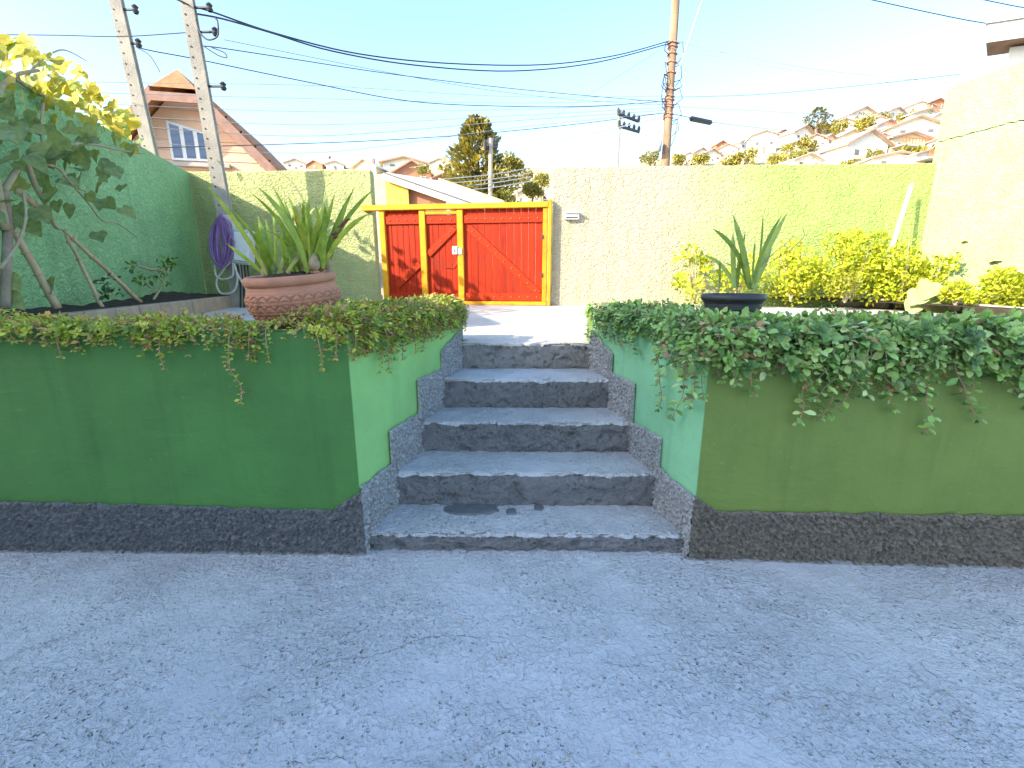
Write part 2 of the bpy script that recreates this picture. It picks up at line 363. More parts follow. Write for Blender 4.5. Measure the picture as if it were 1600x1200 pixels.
# ------------------------------------------------------------------ ground, courtyard, upper yard
S = MB().add([(-900, -900, -.35), (900, -900, -.35), (900, 1200, -.35), (-900, 1200, -.35)], [(0, 1, 2, 3)])
tag(build('ground', S, M['ground']), 'bare ground running out beyond the yard walls', 'ground', kind='structure')
S = MB().add([(-9, -9, 0), (9, -9, 0), (9, 2.3, 0), (-9, 2.3, 0)], [(0, 1, 2, 3)])
tag(build('courtyard_floor', S, M['floor']), 'grey painted concrete courtyard floor with pits and cracks', 'floor', kind='structure')
S = MB()
ypoly = [(-7.5, 2.645), (-1.305, 2.645), (-1.305, 3.62), (-.36, 3.62), (.56, 3.62), (1.305, 3.62), (1.305, 2.645), (7.6, 2.645), (7.6, 7.9), (.9, 9.6), (-7.5, 9.6)]
S.prism([(x, y, -.3) for x, y in ypoly], (0, 0, YARD + .3))
tag(build('upper_yard', S, M['yard']), 'sunlit concrete yard between the steps and the red gate', 'yard', kind='structure')

# ------------------------------------------------------------------ unseen house behind the camera, roof and storeys shaped to shade the courtyard
hs = thing('house', 'unseen white two-storey house shaped to shade the courtyard from behind', 'house', (-6, -1.6, 0))
HE = -2.3                                                        # its right-hand corner, cut back to let more skylight into the courtyard
def roofz(x): return 4.02 + .2 * (x + 5.2)
S = MB().prism([(-11.5, -1.0, 0), (HE - .4, -1.0, 0), (HE - .4, -1.0, roofz(HE) - .22), (-11.5, -1.0, roofz(-11.5) - .2)], (0, -1.2, 0))
build('wall', S, M['hw'], hs)
build('upper_wall', MB().box(((-11.5 + HE - .4) / 2, -4.2, 2.62), (11.5 + HE - .4, 4, 5.24)), M['hw'], hs)  # storey added to carry the shade across the right planter
S = MB().prism([(-12, -.12, roofz(-12)), (HE, -.12, roofz(HE)), (HE, -.12, roofz(HE) - .14), (-12, -.12, roofz(-12) - .14)], (0, -2.1, 0))
build('roof', S, M['rooftile'], hs)
S = MB().prism([(-12, -1.9, 5.25), (HE, -1.9, 5.25), (HE, -4.2, 6.9), (-12, -4.2, 6.9)], (0, 0, .14)).prism([(-12, -6.6, 5.25), (HE, -6.6, 5.25), (HE, -4.2, 6.9), (-12, -4.2, 6.9)], (0, 0, .14))
build('roof', S, M['rooftile'], hs)
dr = build('door', MB().bbox((-4.2, -.98, 1.05), (.9, .08, 2.1)), M['fascia'], hs)
build('handle', MB().tube([(-3.9, -.93, 1.0), (-3.9, -.89, 1.0), (-4.0, -.89, 1.0)], .012), M['dark'], dr)
for wx in (-6.2, -9):
    wi = build('window', MB().bbox((wx, -.98, 1.5), (1.5, .07, 1.2)), M['frame'], hs)
    for q in (-.36, .36): build('pane', MB().box((wx + q, -.94, 1.5), (.64, .01, 1.05)), M['pane'], wi)

# ------------------------------------------------------------------ stairs: five worn concrete steps
stairs = thing('concrete_stairs', 'five worn grey concrete steps rising between the green planter walls', 'stairs', (.05, 2.05, 0), kind='structure')
def lx(y): t = (y - LF.y) / (LB.y - LF.y); return LF.x + (LB.x - LF.x) * t
def rx(y): t = (y - RF.y) / (RB.y - RF.y); return RF.x + (RB.x - RF.x) * t
fronts = [2.055, 2.356, 2.679, 3.003, 3.374]; tops = [.094, .288, .480, .677, YARD]
def make_step(k):
    yf = fronts[k]; zt = tops[k]; zb = -.02 if k == 0 else tops[k - 1] - .03
    yb = fronts[k + 1] + .05 if k < 4 else 3.66
    rn = .016
    prof = []                                                   # (y offset from front, z, nosing weight, kind)
    nr = 20
    for i in range(nr + 1):
        prof.append((0.0, zb + (zt - rn - zb) * i / nr, (i / nr) ** 6))
    for a in (22, 45, 68, 90):
        prof.append((rn - rn * math.cos(R(a)), zt - rn + rn * math.sin(R(a)), 1.0))
    for i in range(1, 25):
        prof.append((rn + (yb - yf - rn) * i / 24, zt, max(0, 1 - i / 2.5)))
    nx = 170; vs = []; sd = k * 7.3
    for (dy, z, wgt) in prof:
        y = yf + dy
        for i in range(nx + 1):
            f = i / nx; xl, xr = lx(y) - .02, rx(y) + .02; x = xl + (xr - xl) * f
            skew = -.012 * (x)                                   # steps are not perfectly square to the view
            chip = max(0, n3(x * 5 + sd, sd, z * 4) - .06) * .03 + max(0, n3(x * 17 + sd, 3 + sd, z * 15) - .16) * .035
            big = max(0, n3(x * 2.3 + sd, z * 7, sd * 2) - .28) * .10
            rough = n3(x * 28, y * 28, z * 28 + sd) * .0035 + n3(x * 9, y * 9, z * 9 + sd) * .004
            px = x; py = y + skew; pz = z
            if dy < rn * .9:                                     # riser side: chips eat inwards
                ero = chip * wgt * 1.4 + big * (.35 + .75 * wgt) + max(0, n3(x * 11 + sd, z * 20, 9 + sd) - .27) * .06 + max(0, n3(x * 30, z * 38, 5 + sd) - .36) * .07 + max(0, 1 - (z - zb - .03) / .02) * max(0, n3(x * 13, 3, sd)) * .035
                if k == 0: ero += abs(n3(x * 14, z * 30, 4)) * .02
                py += ero + rough
                pz -= wgt * (chip * .55 + max(0, n3(x * 8, sd, 1)) * .006)
            else:
                pz += rough * .6 - wgt * chip * .5 + (n3(x * 3, y * 5, sd) * .004)
            vs.append((px, py, pz))
    fs = [(r * (nx + 1) + i, r * (nx + 1) + i + 1, (r + 1) * (nx + 1) + i + 1, (r + 1) * (nx + 1) + i) for r in range(len(prof) - 1) for i in range(nx)]
    return MB().add(vs, fs)
for k in range(5):
    o = build('step', make_step(k), M['step'] if k < 4 else M['topstep'], stairs, smooth=True)
    nx = 170; at = o.data.attributes.new('paint', 'FLOAT', 'POINT'); vals = []
    for r in range(49):                                          # tread paint laps unevenly over the nosing; the riser below it is bare
        for i in range(nx + 1):
            x = i / nx * 1.6; lap = 20.4 + 1.4 * n3(x * 5, k * 3.1, 2) + 1.2 * n3(x * 19, k * 3.1, 5); vals.append(min(1, max(0, .5 + (r - lap) * .28)))
    if len(o.data.vertices) == len(vals): at.data.foreach_set('value', vals)
    else: print('step verts', len(o.data.vertices), len(vals))
# dark repair patch and two blotches on the lowest tread
for (u0, u1, v, hh) in ((692, 780, 796, 9), (791, 807, 800, 4.5), (834, 850, 794, 4.5)):
    a, b = PZ(u0, v, tops[0]), PZ(u1, v, tops[0]); c = (a + b) / 2; rxx = (b.x - a.x) / 2; ryy = abs(PZ(u0, v - hh, tops[0]).y - a.y)
    n = 26; ring = []
    for i in range(n):
        an = 2 * math.pi * i / n; q = 1 + .22 * n3(math.cos(an) * 2 + u0, math.sin(an) * 2, 3); ca, sa = math.cos(an), math.sin(an)
        ring.append((c.x + rxx * q * math.copysign(abs(ca) ** .6, ca), c.y + ryy * q * math.copysign(abs(sa) ** .7, sa)))
    S = MB().add([(x, y, tops[0] - .002) for x, y in ring] + [(c.x + (x - c.x) * .9, c.y + (y - c.y) * .85, tops[0] + .0085) for x, y in ring],
                 [(i, (i + 1) % n, n + (i + 1) % n, n + i) for i in range(n)] + [tuple(range(n, 2 * n))])
    build('mortar_patch', S, M['patch'], stairs)

# ------------------------------------------------------------------ planter walls beside the stairs
def curtain(cols, zb, zt, n_out, rows, amp, sd, origin_fn):
    """rough-cast band: columns along the wall, rows up it, each vertex pushed out by noise"""
    vs = []; m = len(cols)
    for s in cols:
        b, t_ = zb(s), zt(s)
        for r in range(rows + 1):
            z = b + (t_ - b) * r / rows; p = origin_fn(s)
            e = 1.5 * max(-.1, n3(p.x * 62 + sd, p.y * 62, z * 62)) + .5 * n3(p.x * 30, p.y * 30 + sd, z * 30) + .5 * n3(p.x * 120, p.y * 120, z * 120)
            edge = 0 if r == rows else 1
            q = p + n_out * (.008 + edge * (.008 + max(-.011, amp * e))); zz = z + ((.005 * n3(p.x * 60, p.y * 60, 3 + sd) + .010 * n3(p.x * 11, p.y * 11, 8 + sd)) * (r / rows) ** 3)
            vs.append((q.x, q.y, zz))
    fs = [(i * (rows + 1) + r, (i + 1) * (rows + 1) + r, (i + 1) * (rows + 1) + r + 1, i * (rows + 1) + r + 1) for i in range(m - 1) for r in range(rows)]
    return MB().add(vs, fs)
def interp(pts):
    def f(s):
        if s <= pts[0][0]: return pts[0][1]
        for (a, za), (b, zb_) in zip(pts, pts[1:]):
            if s <= b: return zb_ if b - a < 1e-6 else za + (zb_ - za) * (s - a) / (b - a)
        return pts[-1][1]
    return f
def make_planter(side):
    left = side == 'l'
    A, B = (LF, LB) if left else (RF, RB)
    far = Vector((-6.5, 2.13, 0)) if left else Vector((6.8, 1.72, 0))
    sgx = -1 if left else 1; back = Vector((far.x, 2.64, 0)); bk = Vector((B.x, 3.63, 0)); k1 = Vector((sgx * 1.3, 2.64, 0)); k2 = Vector((sgx * 1.3, 3.63, 0))
    lab = ('deep green planter wall with grey rough-cast skirting left of the steps' if left else
           'olive green planter wall with grey rough-cast skirting right of the steps')
    t = thing('planter_wall', lab, 'planter wall', (A.x + (-1 if left else 1), A.y, 0), 'planter walls flanking the stairs')
    fd = (far - A).normalized(); n_f = Vector((fd.y, -fd.x, 0)); n_f = n_f if n_f.y < 0 else -n_f
    rd = (B - A).normalized(); n_r = Vector((rd.y, -rd.x, 0)); n_r = n_r if (n_r.x > 0) == left else -n_r
    # masonry, gently wavy face, rounded arris
    def face(P0, P1, n_out, mname, nm, nu):
        nv = 30; vs = []
        for i in range(nu + 1):
            for j in range(nv + 1):
                p = P0.lerp(P1, i / nu); z = -.03 + (TOP + .03) * j / nv
                o = n3(p.x * 2.2, p.y * 2.2, z * 2.2) * .005
                rr = .014; d0 = TOP - z
                if d0 < rr: o -= rr - d0
                if i == 0: o -= .004
                q = p + n_out * (o if i else -.002); vs.append((q.x, q.y, z))
        fs = [(i * (nv + 1) + j, (i + 1) * (nv + 1) + j, (i + 1) * (nv + 1) + j + 1, i * (nv + 1) + j + 1) for i in range(nu) for j in range(nv)]
        return build(nm, MB().add(vs, fs), M[mname], t, smooth=True)
    face(A, far, n_f, 'front_l' if left else 'front_r', 'front_face', 110)
    face(A, bk if False else B, n_r, 'side_l' if left else 'side_r', 'stair_face', 40)
    ins = [A - n_f * .014 - n_r * .014, far - n_f * .014, back, k1, k2, bk, B - n_r * .014]
    inn = [A - n_f * .12 - n_r * .12, far - n_f * .12, back - Vector((0, .12, 0)), k1 - Vector((sgx * .12, .12, 0)), k2 - Vector((sgx * .12, .12, 0)), bk - n_r * .12 - Vector((0, .12, 0)), B - n_r * .12]
    S = MB(); n = 7
    S.add([(p.x, p.y, TOP) for p in ins] + [(p.x, p.y, TOP) for p in inn] + [(p.x, p.y, TOP - .1) for p in inn] + [(p.x, p.y, -.3) for p in ins],
          [(i, (i + 1) % n, n + (i + 1) % n, n + i) for i in range(n)] + [(n + i, n + (i + 1) % n, 2 * n + (i + 1) % n, 2 * n + i) for i in range(n)]
          + [(i, i + 1, 3 * n + i + 1, 3 * n + i) for i in (2, 3, 4, 5)])
    build('wall_top', S, M['front_l' if left else 'front_r'], t)
    build('soil', MB().add([(p.x, p.y, TOP - .045) for p in inn], [(0, 1, 2, 3), (0, 3, 4, 5, 6)]), M['soil'], t)
    # rough-cast skirting: front strip
    L = 3.2
    def fo(s): return A + fd * s
    if left: px = [(553, 768), (520, 795), (0, 782)]
    else: px = [(1084, 775), (1118, 797), (1600, 805)]
    pts = []
    for (u, v) in px:
        q = PP(u, v, A, n_f); pts.append(((q - A).dot(fd), q.z))
    pts = [(0, pts[0][1])] + pts[1:] + [(L, pts[-1][1] + .0)]
    zt = interp(pts); cols = [-.014 + L * i / 760 for i in range(761)]
    build('skirting', curtain(cols, lambda s: -.01, zt, n_f, 46, .02, 2, fo), M['skirt'] if left else M['skirt2'], t)
    S = MB(); vs = []; nc = 260                                  # lumpy mortar fillet where the wall meets the floor
    for i in range(nc + 1):
        s = -.02 + 3.1 * i / nc; w_ = .014 + .012 * n3(s * 9, 3, 5) + .008 * n3(s * 40, 1, 2); h_ = .006 + .016 * n3(s * 5, 9, 2) + .007 * n3(s * 33, 4, 4)
        for a, b in ((.0, max(.002, h_) * 1.6), (max(.003, w_) * .6 + .012, max(.002, h_)), (max(.004, w_) + .02, -.004)):
            q = A + fd * s + n_f * a; vs.append((q.x, q.y, b))
    S.add(vs, [(i * 3 + k, (i + 1) * 3 + k, (i + 1) * 3 + k + 1, i * 3 + k + 1) for i in range(nc) for k in range(2)]); build('mortar_fillet', S, M['fillet'], t, smooth=True)
    # stepped band up the stair side
    if left: px = [(556, 765), (609, 724), (608, 672), (652, 645), (651, 593), (688, 575), (687, 548), (700, 520)]
    else: px = [(1084, 775), (1033, 730), (1032, 681), (991, 659), (991, 597), (958, 582), (957, 552), (940, 520)]
    pts = []
    for (u, v) in px:
        q = PP(u, v, A, n_r); pts.append(((q - A).dot(rd), min(TOP - .02, q.z)))
    pts[0] = (0, pts[0][1]); ln = (B - A).length
    for i in (2, 4, 6): pts[i] = (pts[i - 1][0] + .0005, pts[i][1])
    pts[-1] = (ln, pts[-1][1]); zt = interp(pts)
    cols = sorted(set([-.012, -.006] + [ln * i / 230 for i in range(231)] + [p[0] for p in pts]))
    def zb(s):
        y = A.y + rd.y * s; z = -.01
        for f_, t_ in zip(fronts, tops):
            if y > f_ + .02: z = t_ - .02
        return min(z, zt(s) - .02)
    build('stepped_band', curtain(cols, zb, zt, n_r, 44, .018, 5, lambda s: A + rd * s), M['skirt3'], t)
    return A, B, fd, n_f, rd, n_r
PL = make_planter('l'); PR = make_planter('r')

# ------------------------------------------------------------------ boundary walls
def wall(name, label, p0, p1, z0, z1, th, m, group=None, cuts=None, nseg=70):
    p0, p1 = Vector(p0), Vector(p1); d = (p1 - p0).normalized(); n = Vector((d.y, -d.x, 0)); L = (p1 - p0).length
    t = thing(name, label, 'wall', ((p0.x + p1.x) / 2, (p0.y + p1.y) / 2, z0), group)
    vs = []
    for i in range(nseg + 1):
        p = p0 + d * (L * i / nseg); zt = (z1 if not callable(z1) else z1(i / nseg)) + n3(p.x * 3, p.y * 3, 1) * .012 + n3(p.x * 14, p.y * 14, 1) * .006
        o = n3(p.x * 1.3, p.y * 1.3, 5) * .008
        a = p + n * o; b = p - n * th
        vs += [(a.x, a.y, z0), (a.x, a.y, zt - .015), (a.x - n.x * .015, a.y - n.y * .015, zt), (b.x, b.y, zt), (b.x, b.y, z0)]
    fs = [(i * 5 + k, (i + 1) * 5 + k, (i + 1) * 5 + k + 1, i * 5 + k + 1) for i in range(nseg) for k in range(4)]
    fs += [(0, 1, 2, 3, 4), tuple(nseg * 5 + k for k in (4, 3, 2, 1, 0))]
    build('masonry', MB().add(vs, fs), m, t)
    return t, d, n
wall('boundary_wall', 'rough green side wall behind the climbing vine on the left', (LWx(2.5), 2.5, 0), (LWx(8.47), 8.47, 0), 0, lambda f: 2.92 + .18 * f, .2, M['wall_l'])
wall('boundary_wall', 'rough green back wall between the left corner and the red gate', (-5.62, 8.475, 0), (-2.40, 8.34, 0), 0, 3.10, .2, M['wall_bl'])
wall('boundary_wall', 'rough back wall coloured as overexposed beige turning lime right of the red gate', (.67, 7.93, 0), (6.62, 7.65, 0), 0, 3.055, .2, M['wall_b'])
# tall right wall: lower storey and an upper course with a ragged joint between
t = thing('boundary_wall', 'tall pale lime side wall with a horizontal crack on the far right', 'wall', (6.9, 6.6, 0))
def rwall(z0f, z1f, off, nm):
    vs = []; ns = 120
    d = Vector((-.22, 1, 0)).normalized(); n = Vector((-d.y, d.x, 0))
    for i in range(ns + 1):
        Y = 4.2 + (7.72 - 4.2) * i / ns; p = Vector((RWx(Y), Y, 0)) + n * off
        q = Vector((RWx(Y), Y, 0)) - n * .22
        vs += [(p.x, p.y, z0f(Y)), (p.x, p.y, z1f(Y)), (q.x, q.y, z1f(Y)), (q.x, q.y, z0f(Y))]
    fs = [(i * 4 + k, (i + 1) * 4 + k, (i + 1) * 4 + (k + 1) % 4, i * 4 + (k + 1) % 4) for i in range(ns) for k in range(4)]
    fs += [(0, 1, 2, 3), tuple(ns * 4 + k for k in (3, 2, 1, 0))]
    build(nm, MB().add(vs, fs), M['wall_r'], t)
jo = lambda Y: 3.36 + n3(Y * 4, 2, 1) * .03 + n3(Y * 17, 5, 1) * .018
rwall(lambda Y: 0, jo, 0, 'lower_course')
rwall(lambda Y: jo(Y) + .014 + max(0, n3(Y * 9, 1, 7)) * .03, lambda Y: 4.12 + n3(Y * 5, 3, 3) * .02, -.006, 'upper_course')
S = MB()
for yy, rr in ((7.60, .035), (7.42, .02)): S.tube([(RWx(yy) - .0, yy, .9), (RWx(yy) - .0, yy, 3.3)], rr, 8)
build('corner_moulding', S, M['wall_r'], t)

# ------------------------------------------------------------------ the red timber gate
gd = (GR - GL).normalized(); gn = Vector((gd.y, -gd.x, 0)); gn = gn if gn.y < 0 else -gn
gate = thing('sliding_gate', 'red plank gate in an amber timber frame with a wicket door', 'gate', (GL + GR) / 2 + Vector((0, 0, YARD)))
MG = Matrix((gd, -gn, Vector((0, 0, 1)))).transposed()
def gsz(u, v): q = PP(u, v, GL, gn); return (q - GL).dot(gd), q.z
def gbox(s0, z0, s1, z1, d0, d1, b=.006):
    c = GL + gd * ((s0 + s1) / 2) + gn * ((d0 + d1) / 2); c.z = (z0 + z1) / 2
    return MB().bbox(c, (abs(s1 - s0), abs(d1 - d0), abs(z1 - z0)), MG, b)
def gx(u): return gsz(u, 400)[0]
zb_, ztp = .885, gsz(718, 320)[1] + .01
sl0, sl1, sm0, sm1, sw0, sw1, sr0, sr1 = gx(598), gx(606), gx(659), gx(668), gx(716.5), gx(725.5), gx(848), gx(855)
zbeam = ztp - .085
build('top_beam', gbox(gx(574), zbeam, gx(856), ztp, -.02, .10), M['yellow'], gate)
for a, b, nm, dd in ((sl0, sl1, 'post', .065), (sm0, sm1, 'post', .066), (sw0, sw1, 'post', .067), (sr0, sr1, 'post', .068)):
    build(nm, gbox(a, zb_ + .05, b, zbeam - .001, -.015, dd), M['yellow'], gate)
build('catch_post', gbox(gx(856) + .004, zb_ - .02, gx(861.5), ztp + .03, -.05, .11), M['yellow'], gate)
build('bottom_rail', gbox(sl0, zb_ - .01, sr1, zb_ + .049, -.02, .07), M['yellow'], gate)
build('wicket_lintel', gbox(sm1 + .001, zbeam - .075, sw0 - .001, zbeam - .02, -.01, .055), M['yellow'], gate)
for (s0, s1, nb) in ((sl1, sm0, 6), (sm1, sw0, 5), (sw1, sr0, 11)):
    for i in range(nb):
        a = s0 + (s1 - s0) * i / nb; b = s0 + (s1 - s0) * (i + 1) / nb; dj = random.uniform(-.003, .003)
        build('board', gbox(a + .002, zb_ + .05, b - .002, zbeam - .002 - (.078 if s0 == sm1 else 0), -.012, .012 + dj, .004), M['red'], gate)
def zof(v): return gsz(725, v)[1]
bme = mesh_of('bolt', MB().lathe((0, 0, 0), [(.016, 0), (.014, .008), (.007, .013), (.0005, .014)], 8), M['bolt'], True)
MB_ = Matrix((gd, Vector((0, 0, 1)), gn)).transposed().to_4x4()
def bolt(s, z, d):
    c = GL + gd * s + gn * d; c.z = z; inst('bolt', bme, Matrix.Translation(c) @ MB_, gate)
for (s0, s1, nb) in ((sl1, sm0, 4), (sm1, sw0, 3), (sw1, sr0, 9)):
    for (v0, v1) in ((336.5, 349.5), (457.5, 469.5)):
        build('batten', gbox(s0 + .003, zof(v1), s1 - .003, zof(v0), .014, .042), M['red2'], gate)
        for i in range(nb): bolt(s0 + (s1 - s0) * (i + .6) / (nb + .2), (zof(v0) + zof(v1)) / 2, .042)
def brace(u0, v0, u1, v1, wpx, nbolt, nm='brace'):
    s0, z0 = gsz(u0, v0); s1, z1 = gsz(u1, v1); L = math.hypot(s1 - s0, z1 - z0); an = math.atan2(z1 - z0, s1 - s0)
    c = GL + gd * ((s0 + s1) / 2) + gn * .028; c.z = (z0 + z1) / 2
    ax = gd * math.cos(an) + Vector((0, 0, math.sin(an))); up = -gd * math.sin(an) + Vector((0, 0, math.cos(an)))
    build(nm, MB().bbox(c, (L, .026, wpx * .0122), Matrix((ax, -gn, up)).transposed()), M['red2'], gate)
    for i in range(nbolt):
        f = (i + .5) / nbolt; bolt(s0 + (s1 - s0) * f, z0 + (z1 - z0) * f, .041)
brace(621, 447, 657, 412, 9, 2); brace(670, 398, 711, 356, 9, 3); brace(733, 356, 843, 459, 10, 9)
# lock box and its wire
lk = build('lock_box', gbox(gx(709), zof(398), gx(717), zof(385), .05, .10, .02), M['white'], gate, smooth=False)
build('keyhole', gbox(gx(712), zof(394), gx(714), zof(391), .1, .108, .002), M['dark'], lk)
build('lock_plate', gbox(gx(718), zof(398), gx(724), zof(388), .068, .085, .004), M['metalbox'], gate)
S = MB(); pts = [gsz(u, v) for u, v in ((713, 399), (715, 410), (708, 419), (697, 418), (685, 411), (676, 405))]
S.tube([tuple((GL + gd * s + gn * .03 + Vector((0, 0, z)))[:]) for s, z in pts], .006, 5); build('lock_wire', S, M['bud'], gate)
for v in (372, 430):
    build('hinge', gbox(gx(846), zof(v + 3), gx(849), zof(v - 3), .068, .085, .003), M['dark'], gate)

# small box on the wall right of the gate
t = thing('letter_box', 'small white letter box set in the wall right of the gate', 'letter box', PY(893, 342, 7.9))
c = PY(893, 338, 7.88); build('body', MB().bbox(c, (.24, .09, .10), None, .01), M['white'], t)
build('slot', MB().box(c + Vector((0, -.046, -.02)), (.19, .006, .02)), M['dark'], t)
build('lid', MB().bbox(c + Vector((0, -.02, .055)), (.26, .14, .014), None, .004), M['white'], t)
# plastic canister by the gate
base = PZ(590, 474, YARD); t = thing('canister', 'milky plastic canister on the ground left of the gate', 'canister', base)
build('body', MB().bbox(base + Vector((0, 0, .085)), (.19, .13, .17), None, .03), M['jug'], t)
build('cap', MB().lathe(base + Vector((-.05, 0, .17)), [(.025, 0), (.025, .025), (.001, .027)], 12), M['white'], t)
build('handle', MB().tube([base + Vector((-.01, 0, .165)), base + Vector((.0, 0, .195)), base + Vector((.06, 0, .195)), base + Vector((.075, 0, .165))], .009, 6), M['jug'], t)

# ------------------------------------------------------------------ hillside terrain, far houses
def T(x, Y):
    g = max(0, (Y - 12) / 98) ** .6
    z = .6 + (.222 * Y + .165 * max(0, x - .2 * Y)) * g
    if Y > 112: z -= (Y - 112) * .35
    return z + n3(x * .06, Y * .06, 0) * .5 * g
S = MB(); nxx, nyy = 90, 60
xs = [-150 + 300 * i / nxx for i in range(nxx + 1)]; ys = [11 + 150 * (j / nyy) ** 1.3 for j in range(nyy + 1)]
S.add([(x, y, T(x, y)) for y in ys for x in xs], [(j * (nxx + 1) + i, j * (nxx + 1) + i + 1, (j + 1) * (nxx + 1) + i + 1, (j + 1) * (nxx + 1) + i) for j in range(nyy) for i in range(nxx)])
tag(build('hill', S, M['hill'], smooth=True), 'dry grassy hillside covered with houses behind the walls', 'hill', kind='structure')
def onhill(u, v):
    d = ray(u, v); lo = 18.0
    for k in range(500):
        Y = 18 + k * .2; q = O + d * (Y / d.y)
        if T(q.x, q.y) >= q.z: return Vector((q.x, q.y, T(q.x, q.y)))
    Y = 106; q = O + d * (Y / d.y); return Vector((q.x, q.y, T(q.x, q.y)))
def far_house(label, u, v, wpx, hpx, rpx, wm, rm, rot=0, hip=False, Y=None, dep=1.0, wins=2, extra=None):
    b = onhill(u, v) if Y is None else PY(u, v, Y)
    k = (b - O).dot(Vector((0, cp, -sp))) / FPX                  # metres per pixel at that distance
    W, H, RH = wpx * k, hpx * k, rpx * k; D = W * dep; z0 = b.z - 2.5
    t = thing('hillside_house', label, 'house', b, 'houses on the hillside')
    Rm = Matrix.Rotation(R(rot), 3, 'Z')
    def X(x, y, z): return b + Rm @ Vector((x, y, z))
    S = MB(); pf = [(-W / 2, -2.5), (W / 2, -2.5), (W / 2, H), (0, H + RH), (-W / 2, H)]
    S.prism([X(x, 0, z) for x, z in pf], Rm @ Vector((0, D, 0))); build('wall', S, M[wm], t)
    ov = .09 * W; th = max(.12, .03 * W); sl_ = RH / (W / 2)
    S = MB()
    for s in (-1, 1):
        e = (s * (W / 2 + ov), H - ov * sl_ + .02)
        S.prism([X(0, -ov, H + RH + .04), X(e[0], -ov, e[1] + .02), X(e[0], -ov, e[1] + .02 + th), X(0, -ov, H + RH + .04 + th)], Rm @ Vector((0, D + 2 * ov, 0)))
    rf = build('roof', S, M[rm], t)
    S = MB()
    for s in (-1, 1):
        e = (s * (W / 2 + ov), H - ov * sl_ + .02)
        S.prism([X(0, -ov - .1, H + RH - .06), X(e[0], -ov - .1, e[1] - .08), X(e[0], -ov - .1, e[1] + th * .9), X(0, -ov - .1, H + RH + th * .9)], Rm @ Vector((0, .08, 0)))
    build('fascia', S, M['fascia'], rf)
    for i in range(wins):
        x = W * (-.28 + .56 * (i / max(1, wins - 1) if wins > 1 else .5)); ww, wh = W * .15, min(H * .38, W * .17)
        f = build('window', MB().box(X(x, -.04, H * .55), (ww, .1, wh), Rm), M['frame'], t)
        build('pane', MB().box(X(x, -.1, H * .55), (ww * .78, .06, wh * .78), Rm), M['darkpane'], f)
    if wins: build('door', MB().box(X(W * .02, -.04, H * .2), (W * .1, .1, H * .4), Rm), M['fascia'], t)
    if extra == 'balcony':
        bl = build('balcony', MB().box(X(0, -.9, H * .42), (W * .98, 1.7, .25), Rm), M['hg'], t)
        S = MB().box(X(0, -1.7, H * .42 + .9), (W * .98, .08, .1), Rm)
        for i in range(12): S.box(X(-W * .48 + W * .96 * i / 11, -1.7, H * .42 + .45), (.08, .08, .9), Rm)
        build('railing', S, M['orange'], bl)
    if extra == 'chimney': build('chimney', MB().box(X(W * .22, D * .4, H + RH * .9), (W * .08, W * .08, RH * .9), Rm), M['hb'], rf)
    return t
